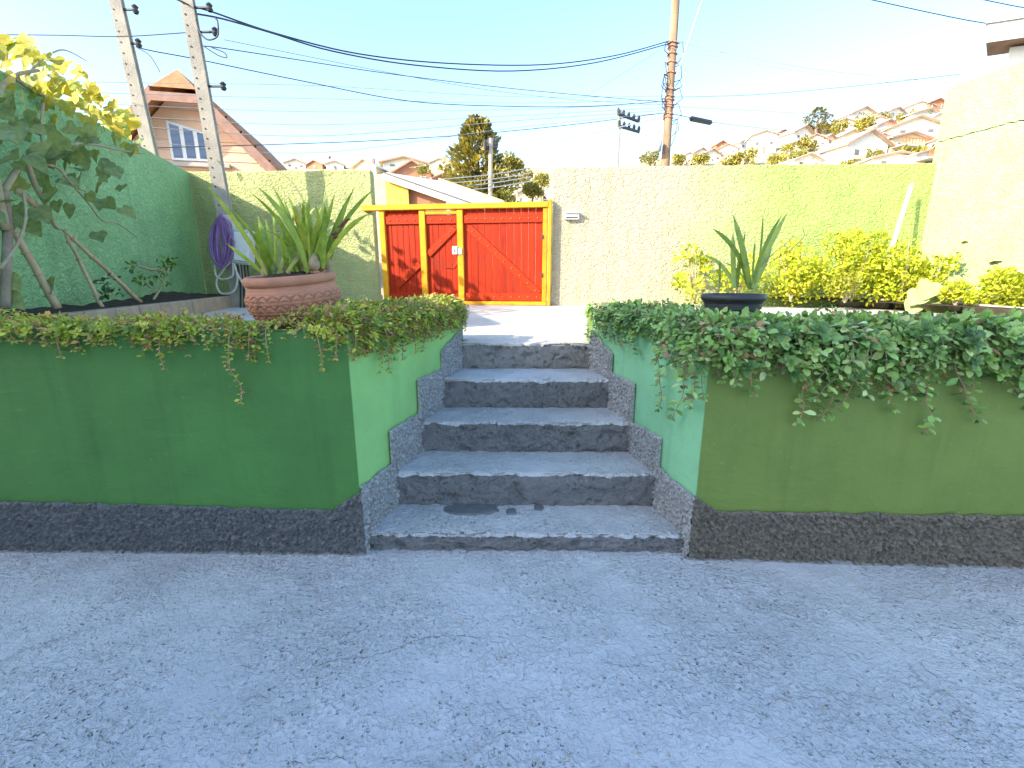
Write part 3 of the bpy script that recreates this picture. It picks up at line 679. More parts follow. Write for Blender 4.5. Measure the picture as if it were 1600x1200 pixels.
FH = [
 ('low grey-roofed house furthest left above the back wall', 462, 264, 30, 8, 6, 'hw', 'rb', 14),
 ('brown-roofed cottage just left of the orchid bud', 492, 265, 26, 7, 6, 'hb', 'rt', -10),
 ('pale flat cottage touching the orchid bud', 524, 266, 26, 8, 5, 'hw', 'rw', 18),
 ('cream gabled house above the back wall end', 570, 272, 40, 10, 11, 'hc', 'rw', -16),
 ('long yellow-roofed house on the rise left of the conifer', 632, 258, 66, 8, 8, 'hw', 'ry', 8),
 ('white house with brown roof beside the conifer top', 688, 253, 38, 9, 6, 'hw', 'rb', -14),
 ('open-gabled brown and white house above the white shed roof', 645, 288, 58, 16, 17, 'hb', 'rw', 10),
 ('small white house close left of the conifer', 712, 272, 34, 11, 8, 'hw', 'ry', -20),
 ('maroon-walled house under the conifer', 697, 296, 40, 15, 9, 'hb', 'rw', 20),
 ('white cottage hidden right behind the conifer', 792, 296, 26, 12, 7, 'hw', 'rb', 8),
 ('tan gabled cottage just above the gate beam', 826, 318, 44, 12, 13, 'hc', 'rw', -8),
 ('lowest white house right of the wooden pole', 1112, 252, 34, 9, 8, 'hw', 'rb', 15),
 ('white house with an orange gable left of the tall white block', 1136, 243, 30, 9, 7, 'hw', 'rt', -15),
 ('tiny brick house on the lower skyline', 1128, 233, 20, 6, 6, 'hb', 'rt', 5),
 ('narrow white house below the tall white block', 1166, 236, 30, 11, 6, 'hw', 'rw', 20),
 ('tall white block at the foot of the slope', 1192, 240, 36, 26, 6, 'hw', 'rw', -12),
 ('orange-roofed house beside the tall white block', 1222, 222, 34, 9, 8, 'hc', 'rt', 14),
 ('white house with dark eaves under the pointed tree', 1254, 222, 42, 12, 10, 'hw', 'rb', 22),
 ('brick cottage under the tip of the pointed tree', 1284, 206, 26, 7, 6, 'hb', 'rt', -10),
 ('low white house with brown edge right of the bushes', 1262, 262, 50, 10, 9, 'hw', 'rw', 12),
 ('white gabled house left of the big gabled house', 1308, 248, 46, 15, 13, 'hw', 'rb', -12),
 ('big white gabled house with two windows mid slope', 1352, 256, 70, 28, 19, 'hw', 'rb', 9),
 ('white gabled house on the middle skyline', 1348, 190, 44, 10, 10, 'hw', 'rb', 10),
 ('white house between the two round trees', 1318, 203, 34, 9, 7, 'hw', 'rw', -16),
 ('white house with brown verge above the balcony house', 1385, 210, 46, 10, 10, 'hw', 'rb', 16),
 ('broad white house with a shallow gable near the right wall', 1430, 215, 70, 16, 13, 'hw', 'rb', -8),
 ('cream house with an orange railing balcony', 1418, 243, 64, 24, 8, 'hc', 'rw', 8),
 ('low white house with maroon doors above the lime wall', 1400, 262, 70, 14, 7, 'hw', 'rw', -6),
 ('small house high on the skyline right of the round tree', 1400, 184, 34, 8, 6, 'hw', 'rb', 20),
 ('white house on the skyline near the right wall', 1436, 176, 34, 9, 6, 'hw', 'rw', -14),
 ('topmost brown house against the sky', 1464, 172, 30, 10, 6, 'hb', 'rb', 8),
 ('white house beside the top of the right wall', 1468, 200, 38, 14, 8, 'hw', 'rw', 18),
 ('white house half hidden by the right wall', 1474, 240, 40, 18, 9, 'hw', 'rb', -10),
 ('white house low between the two bushes right of the pole', 1076, 256, 26, 9, 7, 'hw', 'rw', -8),
 ('pale house with a red roof above the bright green bush', 1272, 232, 38, 11, 9, 'hw', 'rt', -14),
 ('white annex right under the balcony house', 1446, 258, 44, 14, 6, 'hw', 'rb', 12),
 ('white house stepping down left of the balcony house', 1376, 232, 36, 12, 9, 'hw', 'rw', -12),
 ('cream house between the flat tree and the round tree', 1330, 222, 34, 9, 8, 'hc', 'rw', 10),
 ('small white house under the skyline gable', 1372, 200, 30, 9, 7, 'hw', 'rb', -18),
 ('long white house high beside the topmost brown house', 1448, 190, 50, 10, 7, 'hw', 'rw', 8),
 ('white cottage beside the yellow tree', 1244, 240, 30, 10, 8, 'hw', 'rb', -6),
 ('white cottage above the lowest yellow bush', 1096, 248, 26, 8, 7, 'hw', 'rt', 12),
 ('cream cottage in the middle of the upper slope', 1296, 228, 28, 9, 7, 'hc', 'rb', 16),
]
for i, f in enumerate(FH):
    far_house(*f, wins=2 if f[3] > 28 else 1, extra='balcony' if 'balcony' in f[0] else ('chimney' if i % 7 == 3 else None), dep=.8)

# near neighbour: long white sheet roof with yellow gable behind the gate
t = thing('shed', 'long white corrugated roof over a yellow gable behind the gate', 'shed', PY(650, 330, 13))
a, b = PY(598, 270, 12.5), PY(760, 326, 12.5); d = (b - a)
S = MB(); nc = 46; L = Vector((.35, 7.5, 1.2))
vs = []
for i in range(nc + 1):
    for j in range(2):
        q = a + d * j + L * (i / nc); q.z += .03 * math.sin(i * math.pi / 1.0 + .5 * math.pi); vs.append(q)
vs2 = [v - Vector((0, 0, .02)) for v in vs]
S.add(vs, [(2 * i, 2 * i + 1, 2 * i + 3, 2 * i + 2) for i in range(nc)]); S.add(vs2, [(2 * i, 2 * i + 2, 2 * i + 3, 2 * i + 1) for i in range(nc)])
rf = build('roof', S, M['corr'], t)
tl = mesh_of('ridge_tile', MB().tube([(-.12, 0, 0), (.12, 0, 0)], [.09, .075], 8), M['rt'], True)
L2 = L.normalized()
for i in range(26):
    q = a + d * (i + .5) / 26 + L + Vector((0, 0, .04)); inst('ridge_tile', tl, Matrix.Translation(q) @ frame(d, (0, 0, 1)).to_4x4() @ Matrix.Rotation(R(90), 4, 'Z'), rf)
S = MB().prism([a + Vector((.0, .25, -.06)), b + Vector((0, .25, -.06)), b + Vector((0, .25, -3)), a + Vector((0, .25, -3))], (0, .12, 0)); build('wall', S, M['hb'], t)
S = MB().prism([a + Vector((.02, .12, -.12)), a + d * .22 + Vector((.02, .12, -.12)), a + d * .22 + Vector((.02, .12, -1.1)), a + Vector((.02, .12, -1.1))], (0, .1, 0)); build('gable_panel', S, M['hy'], t)
S = MB().prism([a + Vector((0, -.02, -.02)), b + Vector((0, -.02, -.02)), b + Vector((0, -.02, -.16)), a + Vector((0, -.02, -.16))], (0, .06, 0)); build('fascia', S, M['frame'], t)
build('beam', MB().box(a + d * .62 + Vector((0, .1, -.42)), (.09, .09, .8)), M['frame'], t)

# peach boarded house on the left
t = thing('gabled_house', 'peach boarded house with clipped gable roof behind the left wall', 'house', PY(300, 300, 13))
hw_ = Vector((math.cos(R(12)), math.sin(R(12)), 0)); hr = Vector((-hw_.y, hw_.x, 0)); hn = -hr
A0 = PY(284, 128, 13.0)
def HP(u, v): return PP(u, v, A0, hn)
def hl(p): q = p - A0; return q.dot(hw_), q.z
ex, ez = hl(HP(424, 268)); slope = -ez / ex
Wl = -ex; zlow = ez - .6; clip = .5                              # clip: half-hip at the peak
def HX(x, y, z): return A0 + hw_ * x + hr * y + Vector((0, 0, z))
prof = [(-ex, zlow - 3), (ex, zlow - 3), (ex, ez + .0), (clip * 1.0, -clip * slope), (-clip * 1.0, -clip * slope), (-ex, ez + .0)]
build('wall', MB().prism([HX(x, 0, z) for x, z in prof], hr * 7), M['peach'], t)
nb = 15
for i in range(nb):
    z1 = -.42 - i * .235; z0 = z1 - .228
    xw = min(ex, (-z1) / slope); xv = min(ex, (-z0) / slope)
    if xw < .1: continue
    build('board', MB().prism([HX(-xv, -.03, z0), HX(xv, -.03, z0), HX(xw, -.012, z1), HX(-xw, -.012, z1)], hr * .02), M['peach'], t)
ov = .55; th = .12
S = MB()
for s in (-1, 1):
    e = ex + .5
    S.prism([HX(s * clip, -ov, -clip * slope + .1), HX(s * e, -ov, -e * slope + .1), HX(s * e, -ov, -e * slope + .1 + th), HX(s * clip, -ov, -clip * slope + .1 + th)], hr * (7 + ov))
    S.prism([HX(0, -.15, .1), HX(s * clip, -.15, -clip * slope + .1), HX(s * clip, -.15, -clip * slope + .1 + th), HX(0, -.15, .1 + th)], hr * 7.1)
S.add([HX(-clip, -ov, -clip * slope + .1 + th), HX(clip, -ov, -clip * slope + .1 + th), HX(0, -.15, .11 + th)], [(0, 1, 2)])
for s in (-1, 1):
    S.add([HX(s * clip, -ov, -clip * slope + .1 + th), HX(s * clip, -.14, -clip * slope + .1 + th), HX(0, -.14, .1 + th)], [(0, 1, 2)])
rf = build('roof', S, M['rooftile'], t)
tile = mesh_of('roof_tile', MB().lathe((0, 0, 0), [(.085, 0), (.075, .36)], 8), M['rooftile'], True)
for row in range(8):                                             # tiles on the slope that faces left and the verge of the other
    for cidx in range(14):
        f0 = .15 + row * .36; x = -(clip * .2 + f0); y = -ov + .1 + cidx * .26
        ax = Vector(-hw_ - Vector((0, 0, slope))).normalized()
        q = HX(x, y, -abs(x) * slope + .1 + th + .01)
        if x > -clip and y < -.1: continue
        inst('roof_tile', tile, Matrix.Translation(q) @ frame(hr, ax).to_4x4(), rf)
for cidx in range(14):
    x = .2 + cidx * .3; ax = Vector(hw_ - Vector((0, 0, slope))).normalized()
    if x > clip: inst('roof_tile', tile, Matrix.Translation(HX(x, -ov + .05, -x * slope + .1 + th)) @ frame(hr, ax).to_4x4(), rf)
for s in (-1, 1):
    e = ex + .5
    build('bargeboard', MB().prism([HX(s * clip, -ov - .05, -clip * slope - .1), HX(s * e, -ov - .05, -e * slope - .1), HX(s * e, -ov - .05, -e * slope + .12 + th), HX(s * clip, -ov - .05, -clip * slope + .12 + th)], hr * .045), M['fascia'], t)
build('bargeboard', MB().prism([HX(-clip, -ov - .052, -clip * slope - .1), HX(clip, -ov - .052, -clip * slope - .1), HX(clip, -ov - .052, -clip * slope + .1), HX(-clip, -ov - .052, -clip * slope + .1)], hr * .045), M['fascia'], t)
for i in range(6):
    x = ex * (.35 + .12 * i); build('rafter', MB().bbox(HX(x, -.27, -x * slope - .02), (.1, .5, .12), Matrix((hw_, hr, Vector((0, 0, 1)))).transposed()), M['fascia'], t)
q = [hl(HP(u, v)) for u, v in ((261, 189), (326, 209), (326, 257), (268, 247))]
wx0, wx1 = q[0][0], q[1][0]; wzb = (q[2][1] + q[3][1]) / 2; zL, zR = q[0][1], q[1][1]
wf = build('window', MB().prism([HX(wx0, -.07, wzb), HX(wx1, -.07, wzb), HX(wx1, -.07, zR), HX(wx0, -.07, zL)], hr * .05), M['frame'], t)
for i in range(3):
    a_ = wx0 + (wx1 - wx0) * i / 3 + .06; b_ = wx0 + (wx1 - wx0) * (i + 1) / 3 - .04
    def zt_(x): return zL + (zR - zL) * (x - wx0) / (wx1 - wx0) - .06
    build('pane', MB().prism([HX(a_, -.08, wzb + .06), HX(b_, -.08, wzb + .06), HX(b_, -.08, zt_(b_)), HX(a_, -.08, zt_(a_))], hr * .012), M['pane'], wf)
build('window_sill', MB().bbox(HX((wx0 + wx1) / 2, -.1, wzb - .1), (wx1 - wx0 + .9, .14, .1), Matrix((hw_, hr, Vector((0, 0, 1)))).transposed()), M['hg'], wf)

# neighbour's eave above the right wall
t = thing('neighbour_house', 'white fascia and eave of the house above the right wall', 'house', (9.4, 9.2, 0))
c0 = PY(1540, 68, 8.6)
def EV(a, b, z): return (c0.x + a * 1.0 + b * 1.05, c0.y - a * .12 + b * 1.0, c0.z + z)    # a along the eave, b back under the roof
def slab(a0, a1, b0, b1, zl, zr, th): return MB().prism([EV(a0, b0, zl), EV(a1, b0, zr), EV(a1, b1, zr), EV(a0, b1, zl)], (0, 0, th))
S = MB().prism([EV(.35, .22, .02), EV(6, .22, .5), EV(6, .48, .5), EV(.35, .48, .02)], (0, 0, -c0.z - .3)); build('wall', S, M['hw'], t)
build('soffit', slab(0, 6, .0, .5, .02, .57, .03), M['fascia'], t)
build('fascia', MB().prism([EV(-.01, -.03, .0), EV(6, -.03, .55), EV(6, -.03, .81), EV(-.01, -.03, .26)], (0, .028, 0)), M['frame'], t)
build('roof', slab(-.05, 6, -.06, .6, .265, .82, .05), M['rw'], t)

# ------------------------------------------------------------------ poles and cables
def sqpole(name, label, base, top, w0, w1, holes):
    t = thing(name, label, 'pole', base, 'concrete utility poles'); base, top = Vector(base), Vector(top)
    S = MB(); n = 24; a = Vector((1, .25, 0)).normalized(); b = Vector((-.25, 1, 0)).normalized()
    d = (top - base)
    prof = [(-1, -1), (1, -1), (1, -.45), (.55, -.3), (.55, .3), (1, .45), (1, 1), (-1, 1), (-1, .45), (-.55, .3), (-.55, -.3), (-1, -.45)]
    vs = []
    for i in range(2):
        ww = (w0, w1)[i]; p = base + d * i
        vs += [p + a * (x * ww / 2) + b * (y * ww * .42) for x, y in prof]
    m = len(prof); S.add(vs, [(k, (k + 1) % m, m + (k + 1) % m, m + k) for k in range(m)] + [tuple(range(m, 2 * m))]); build('shaft', S, M['pole'], t)
    hm = mesh_of('bolt_hole', MB().lathe((0, 0, 0), [(.013, 0), (.013, .004), (.001, .004)], 8), M['dark'])
    for i in range(holes):
        f = .2 + .78 * i / holes; p = base + d * f + b * (-(w0 + (w1 - w0) * f) * .42) + a * (-.2 * w0)
        inst('bolt_hole', hm, Matrix.Translation(p) @ Matrix((a, Vector((0, 0, 1)), -b)).transposed().to_4x4(), t)
    return t, a, b, d
PB = PY(377, 480, 7.6); PB.z = YARD - .02; PT_ = PY(293, 0, PB.y); PT2 = PB + (PT_ - PB) * 1.35
pt1, _, _, _ = sqpole('utility_pole', 'near concrete pole carrying the meter box and hose', PB, PT2, .20, .14, 34)
for u, v in ((309, 50), (300, 12), (322, 135)):
    q = PY(u + 12, v, PB.y); S = MB().tube([q + Vector((-.16, 0, 0)), q + Vector((.14, 0, 0))], .018, 6); S.lathe(q + Vector((.14, 0, -.05)), [(.03, 0), (.045, .03), (.03, .06), (.045, .08), (.02, .11)], 10)
    build('insulator_bracket', S, M['dark'], pt1)
q0 = PY(238, 250, 8.6); q1 = PY(182, 0, 8.6)
pt2, _, _, _ = sqpole('utility_pole', 'leaning concrete pole outside the left wall by the vine', q0 + (q0 - q1) * 1.0, q1 + (q1 - q0) * .5, .21, .15, 30)
for u, v in ((205, 68), (200, 15)):
    q = PY(u, v, 8.6); S = MB().tube([q + Vector((-.14, 0, 0)), q + Vector((.12, 0, 0))], .02, 6); S.lathe(q + Vector((.12, 0, -.06)), [(.03, 0), (.05, .04), (.03, .07), (.05, .1), (.02, .13)], 10)
    build('insulator_bracket', S, M['dark'], pt2)
# tall timber pole behind the back wall
q0 = PY(1040, 250, 14); q1 = PY(1056, 0, 14); t = thing('timber_pole', 'tall timber pole wrapped with cables behind the back wall', 'pole', q0 - Vector((0, 0, 2.5)))
build('shaft', MB().tube([q0 - (q1 - q0) * .5, q0, (q0 + q1) / 2, q1 + (q1 - q0) * .4], [.13, .12, .105, .095], 12), M['woodpole'], t, smooth=True)
for v in (64, 70, 81, 94, 110, 136, 147, 152, 160, 164, 175, 181):
    q = q1.lerp(q0, v / 250); S = MB().tube([q + Vector((math.cos(a) * .125, math.sin(a) * .125, .02 * math.sin(2 * a))) for a in [k * .7 for k in range(10)]], .02 + .012 * random.random(), 5)
    build('cable_clamp', S, M['fascia'], t)
for sd_ in (-1, 1):
    for k in range(7):
        S = MB()
        v = 60 + 135 * random.random(); q = q1.lerp(q0, v / 250); L_ = random.uniform(.2, .6); S.tube([q, q + Vector((sd_ * .22, -.1, .05)), q + Vector((sd_ * random.uniform(.1, .34), -.16, -L_ * .6)), q + Vector((sd_ * .1, -.1, -L_))], .011, 5)
        build('loose_wire', S, M['cable'], t)
q = PY(1028, 228, 13.8); build('transformer', MB().lathe(q, [(.001, -.14), (.1, -.14), (.11, .1), (.07, .16), (.001, .17)], 12), M['metalbox'], t, smooth=True)
def thin_pole(label, u0, v0, u1, v1, Y, r, arms=()):
    b, tp = PY(u0, v0, Y), PY(u1, v1, Y); b = b - (tp - b) * .6
    t = thing('utility_pole', label, 'pole', b, 'distant poles'); build('shaft', MB().tube([b, tp], [r, r * .8], 8), M['pole'], t)
    for (ua, va, ub, vb) in arms:
        a_, c_ = PY(ua, va, Y - .2), PY(ub, vb, Y - .2 + 1.2)
        ar = build('cross_arm', MB().tube([a_, c_], r * .8, 6), M['dark'], t)
        S = MB()
        for k in range(5): S.lathe(a_.lerp(c_, k / 4), [(r * .5, -.1), (r * .9, .25), (r * .3, .4)], 7)
        build('insulator', S, M['dark'], ar)
thin_pole('thin pole with two cross arms left of the timber pole', 964, 262, 969, 172, 36, .14, ((966, 178, 998, 190), (967, 197, 998, 206)))
thin_pole('pale pole standing in front of the conifer', 766, 322, 767, 216, 24, .12, ((758, 232, 776, 228),))
thin_pole('short pole low on the slope right of the conifer', 808, 300, 807, 258, 40, .1)

def spline(p, n):
    out = []; m = len(p)
    for i in range(m - 1):
        p0, p1, p2, p3 = p[max(i - 1, 0)], p[i], p[i + 1], p[min(i + 2, m - 1)]
        for k in range(n):
            s = k / n
            out.append(.5 * ((2 * p1) + (p2 - p0) * s + (2 * p0 - 5 * p1 + 4 * p2 - p3) * s * s + (3 * p1 - p0 - 3 * p2 + p3) * s ** 3))
    return out + [p[-1]]
def cable(label, px, Y0, Y1, r, m='cable'):
    tot = px[-1][0] - px[0][0] or 1
    pts = [PY(u, v, Y0 + (Y1 - Y0) * (u - px[0][0]) / tot) for u, v in px]
    o = build('overhead_cable', MB().tube(spline(pts, 6), r * (.8 if m == 'cable' else 1.25), 5), M[m], None, pts[0]); tag(o, label, 'cable', 'overhead cables')
NP = PB.y
cable('upper strand of the thick twisted cable sagging to the timber pole', [(299, 10), (330, 18), (430, 52), (560, 84), (700, 99), (850, 101), (960, 87), (1046, 64)], NP, 13.9, .016)
cable('lower strand of the thick twisted cable sagging to the timber pole', [(309, 22), (350, 30), (420, 50), (520, 80), (650, 102), (800, 111), (930, 98), (1046, 68)], NP, 13.9, .016)
cable('thick short cable leaving the frame above the near concrete pole', [(270, -4), (285, 3), (299, 10)], NP - .4, NP, .015)
cable('dark cable from the near pole below the twisted pair', [(318, 72), (345, 75), (450, 91), (600, 114), (760, 134), (900, 148), (1044, 160)], NP, 13.9, .009)
cable('dark cable crossing from the leaning pole past the near pole', [(212, 73), (240, 80), (310, 93), (470, 126), (640, 158), (790, 166), (920, 166), (1044, 158)], 8.5, 13.9, .011)
cable('cable running level out of the left edge at the vine top', [(-20, 54), (90, 55), (190, 57), (290, 51), (306, 50)], 7.8, NP, .009)
cable('faint wire fanning right below the twisted pair', [(350, 62), (480, 88), (600, 112), (760, 140), (900, 156), (1044, 164)], 8, 13.9, .004, 'cable2')
hz = [(124, 150, .0045, 'topmost'), (138, 156, .0045, 'second'), (152, 162, .0045, 'third'), (166, 168, .005, 'fourth'), (178, 172, .006, 'fifth'), (196, 176, .005, 'sixth')]
for (va, vb, r_, nm) in hz:
    cable(f'{nm} of the level thin wires crossing the peach house', [(30, va + 2), (250, va + 6 + (va - 124) * .3), (500, va + 10 + (va - 124) * .45), (800, (va + vb) / 2 + 14), (1042, vb)], 10.5, 13.9, r_, 'cable2')
cable('lowest dark cable crossing in front of the peach house', [(200, 232), (420, 226), (600, 219), (760, 208), (900, 194), (1042, 176)], 10, 13.9, .011)
cable('cable behind the conifer rising towards the timber pole', [(640, 262), (780, 240), (900, 214), (1042, 182)], 30, 14.1, .012, 'cable2')
cable('slanting broken looking wire down left of the timber pole', [(1046, 68), (990, 104), (905, 158), (830, 206)], 13.9, 22, .005)
cable('thin wire leaving the timber pole to the upper right', [(1047, 62), (1120, 80), (1260, 106), (1420, 124), (1500, 130)], 13.9, 11.5, .006, 'cable2')
cable('second faint wire leaving the timber pole to the right', [(1047, 74), (1180, 100), (1330, 122), (1490, 138)], 13.9, 11.5, .004, 'cable2')
cable('dark cable rising gently right to the top of the right wall', [(1044, 152), (1180, 148), (1340, 134), (1500, 116)], 13.9, 10.5, .009)
cable('level thin cable over the hillside houses', [(1044, 166), (1160, 172), (1300, 178), (1480, 176)], 13.9, 14, .006, 'cable2')
cable('cable with the splice sleeve drooping to the hillside', [(1042, 176), (1075, 183), (1100, 189), (1170, 198), (1245, 206)], 13.9, 26, .014)
cable('cable across the top right sky corner', [(1355, -2), (1450, 19), (1520, 33), (1580, 42)], 9, 8.8, .010)
cable('cable cutting the extreme top right corner', [(1525, -3), (1600, 12), (1680, 24)], 9, 8.8, .010)
cable('taut steel stay running up from the timber pole', [(1058, 118), (1078, 58), (1099, -4)], 13.8, 12.6, .016, 'hose_w')
for i, (va, vb) in enumerate(((276, 262), (283, 270), (289, 276), (296, 283))):
    cable(('top', 'second', 'third', 'bottom')[i] + ' of four short wires passing the pale pole by the conifer', [(690, va + 4), (766, (va + vb) / 2 + 4), (830, vb)], 24, 23.6, .018, 'cable2')
a_, b_ = PY(1078, 185, 13.9 + .5), PY(1112, 192, 13.9 + 1.2)
o = build('splice_sleeve', MB().tube([a_, a_.lerp(b_, .08), a_.lerp(b_, .92), b_], [.03, .075, .075, .03], 8), M['dark'], None, a_); tag(o, 'dark cylindrical splice sleeve on the cable right of the timber pole', 'cable sleeve')
S = MB().tube(spline([PY(u, v, NP - .1) for u, v in ((306, 30), (312, 50), (325, 62), (340, 56), (340, 34), (336, 28))], 6), .012, 6)
tag(build('wire_loop', S, M['cable'], None, PY(325, 62, NP - .1)), 'black slack loop of wire hanging beside the near pole', 'cable')
S = MB().tube(spline([PY(u, v, NP - .1) for u, v in ((318, 72), (340, 86), (354, 90), (350, 82), (330, 74))], 6), .008, 6)
tag(build('wire_loop', S, M['cable'], None, PY(340, 80, NP - .1)), 'small drooping wire loop below the big loop at the near pole', 'cable')
S = MB().tube(spline([PY(u, v, 8.5) for u, v in ((215, 75), (232, 85), (243, 100), (250, 113))], 6), .008, 6)
tag(build('wire_tail', S, M['cable'], None, PY(230, 90, 8.5)), 'loose wire tail dangling right of the leaning pole', 'cable')

# meter box and hoses on the near pole
NB = NP - .2
bx = PY(380, 386, NB); t = thing('meter_box', 'pale grey meter box fixed to the near concrete pole', 'meter box', PY(380, 416, NB))
build('case', MB().bbox(bx, (.30, .16, .52), Matrix.Rotation(R(8), 3, 'Y'), .02), M['metalbox'], t)
build('door', MB().bbox(bx + Vector((.02, -.09, 0)), (.22, .02, .42), Matrix.Rotation(R(8), 3, 'Y'), .008), M['frame'], t)
S = MB()
for k in range(4): S.tube([PY(372 + 5 * k, 414, NB), PY(376 + 5 * k, 450, NB - .02), PY(376 + 6 * k, 484, NB)], .014, 5)
build('conduit', S, M['dark'], t)
def coil(cu, cv, ru, rv, n, Yc, r, sd, wob):
    pts = []
    for i in range(n * 18):
        a = 2 * math.pi * i / 18; k = i / (n * 18)
        q_ = 1 if not sd == 3 else (.35 + 1.0 * abs(n3(int(i / 18) * 1.7, 3, 3)) * 1.6)
        u = cu + q_ * ru * math.cos(a) * (1 + wob * n3(k * 9 + sd, 1, 2)) + 3 * n3(k * 7, sd, 4); v = cv + rv * math.sin(a) * (1 + wob * n3(k * 9, sd, 8))
        pts.append(PY(u, v, Yc + .06 * n3(i * .13, sd, 1)))
    return pts
o = build('garden_hose', MB().tube(coil(345, 377, 11, 35, 13, NB - .12, .0, 3, .45), .016, 6), M['hose_p'], None, PY(345, 415, NB)); tag(o, 'purple garden hose hung in a long coil on the near pole', 'hose')
pts = coil(352, 376, 16, 38, 4, NB - .02, 0, 9, .25) + spline([PY(u, v, NB - .05) for u, v in ((366, 395), (352, 415), (340, 398), (336, 425), (345, 436), (364, 430), (360, 400), (350, 420), (338, 440), (345, 458), (365, 455), (371, 432), (362, 402), (372, 430), (388, 455), (404, 466))], 6)
o = build('garden_hose', MB().tube(pts, .016, 6), M['hose_w'], None, PY(352, 458, NB)); tag(o, 'white garden hose looping below the purple hose', 'hose')

# ------------------------------------------------------------------ left bed: blocks, soil, stakes, small plants
P0 = Vector((-3.30, 2.9, 0)); P1 = Vector((-4.62, 7.65, 0)); bd = (P1 - P0); Lb = bd.length; bd.normalize(); bnn = Vector((bd.y, -bd.x, 0))
t = thing('bed_edging', 'row of tan concrete blocks edging the left flower bed', 'edging', P0 + Vector((0, 0, YARD)))
bk = mesh_of('block', MB().bbox((0, 0, 0), (.115, .415, .27), None, .01), M['block']); nbk = int(Lb / .425)
def bz(f): return 1.075 - .03 * f
for i in range(nbk):
    f = (i + .5) / nbk; p = P0 + bd * (Lb * f); p.z = bz(f) - .135
    inst('block', bk, Matrix.Translation(p) @ Matrix((bnn, bd, Vector((0, 0, 1)))).transposed().to_4x4() @ Matrix.Rotation(R(random.uniform(-1.5, 1.5)), 4, 'Z'), t)
S = MB(); ns = 70; vs = []
for i in range(ns + 1):
    f = i / ns; p = P0 + bd * (Lb * f * 1.1) - bnn * .05
    Yq = p.y
    for j in range(9):
        x = p.x + (LWx(Yq) - .02 - p.x) * j / 8; z = bz(f) - .03 + .05 * (j / 8) + n3(x * 5, Yq * 5, 2) * .035 + (.07 * math.exp(-((Yq - 6.6) / .8) ** 2) * (j / 8))
        vs.append((x, Yq, z))
S.add(vs, [(i * 9 + j, i * 9 + j + 1, (i + 1) * 9 + j + 1, (i + 1) * 9 + j) for i in range(ns) for j in range(8)])
tag(build('soil_bed', S, M['soil'], smooth=True), 'dark soil of the flower bed along the left wall', 'soil', kind='structure')
def lwdepth(u, v, off):                                          # point on the left wall plane moved off it into the yard
    n = Vector((1, .333, 0)).normalized(); return PP(u, v, Vector((LWx(5), 5, 0)) + n * off, n)
def stake(label, u0, v0, u1, v1, o0, o1, r=.022):
    a, b = lwdepth(u0, v0, o0), lwdepth(u1, v1, o1); t = thing('bamboo_stake', label, 'stake', a, 'bamboo stakes in the left bed')
    pts = [a.lerp(b, k / 12) + Vector((n3(k * .4, u0, 1) * .012, 0, n3(k * .4, u1, 1) * .012)) for k in range(13)]
    build('cane', MB().tube(pts, [r * (1 - .02 * k) for k in range(13)], 8), M['bamboo'], t, smooth=True)
    S = MB()
    for k in (2, 5, 8, 11): S.tube([pts[k] - (b - a).normalized() * .006, pts[k] + (b - a).normalized() * .006], r * 1.2, 8)
    build('node_ring', S, M['bamboo'], t, smooth=True)
stake('long bamboo stake slanting down right to the soil', 220, 472, 100, 360, .36, .12)
stake('upright bamboo stake meeting the long slanting one', 160, 480, 104, 368, .34, .13, .018)
stake('thick bamboo stake leaning at the left edge', 90, 482, 16, 350, .34, .2, .028)
stake('short bamboo piece high among the vine leaves', 70, 333, 26, 296, .25, .2, .026)

# ------------------------------------------------------------------ leaf tools
def leaf_mesh(name, P, D, U, L, W, C, matr, parent, base=None, kind='stuff', curl=.12):
    """many small folded leaves as one mesh (numpy): P base, D direction, U rough normal, C colour"""
    P, D, U, C = (np.asarray(q, float) for q in (P, D, U, C)); n = len(P)
    D = D / np.linalg.norm(D, axis=1, keepdims=True); Sd = np.cross(D, U); Sd /= np.linalg.norm(Sd, axis=1, keepdims=True) + 1e-9; Nn = np.cross(Sd, D)
    L = np.asarray(L)[:, None]; W = np.asarray(W)[:, None]
    V = np.stack([P, P + D * L * .45 - Sd * W * .5 + Nn * L * .06, P + D * L * .5 - Nn * L * .03, P + D * L * .45 + Sd * W * .5 + Nn * L * .06, P + D * L * .97 - Nn * L * curl,
                  P + D * L * .8 - Sd * W * .36 - Nn * L * .01, P + D * L * .8 + Sd * W * .36 - Nn * L * .01], 1)
    b = np.array(wl(parent) if parent is not None else (base or (0, 0, 0)))
    V = (V - b).reshape(-1, 3)
    q = np.array([[0, 2, 1], [0, 3, 2], [1, 2, 5], [2, 4, 5], [2, 3, 6], [2, 6, 4]]); F = (q[None] + (np.arange(n) * 7)[:, None, None]).reshape(-1, 3)
    me = bpy.data.meshes.new(name); me.vertices.add(len(V)); me.vertices.foreach_set('co', V.ravel()); me.loops.add(F.size); me.loops.foreach_set('vertex_index', F.ravel().astype(np.int32))
    me.polygons.add(len(F)); me.polygons.foreach_set('loop_start', np.arange(0, F.size, 3, dtype=np.int32)); me.polygons.foreach_set('loop_total', np.full(len(F), 3, dtype=np.int32))
    ca = me.color_attributes.new('Col', 'FLOAT_COLOR', 'POINT'); cc = np.ones((n, 7, 4)); cc[:, :, :3] = C[:, None, :]; ca.data.foreach_set('color', cc.ravel())
    me.update(); me.validate(); me.materials.append(matr)
    o = bpy.data.objects.new(name, me); COL.objects.link(o)
    if parent is not None: o.parent = parent
    else: o.location = b
    if kind: o['kind'] = kind
    return o
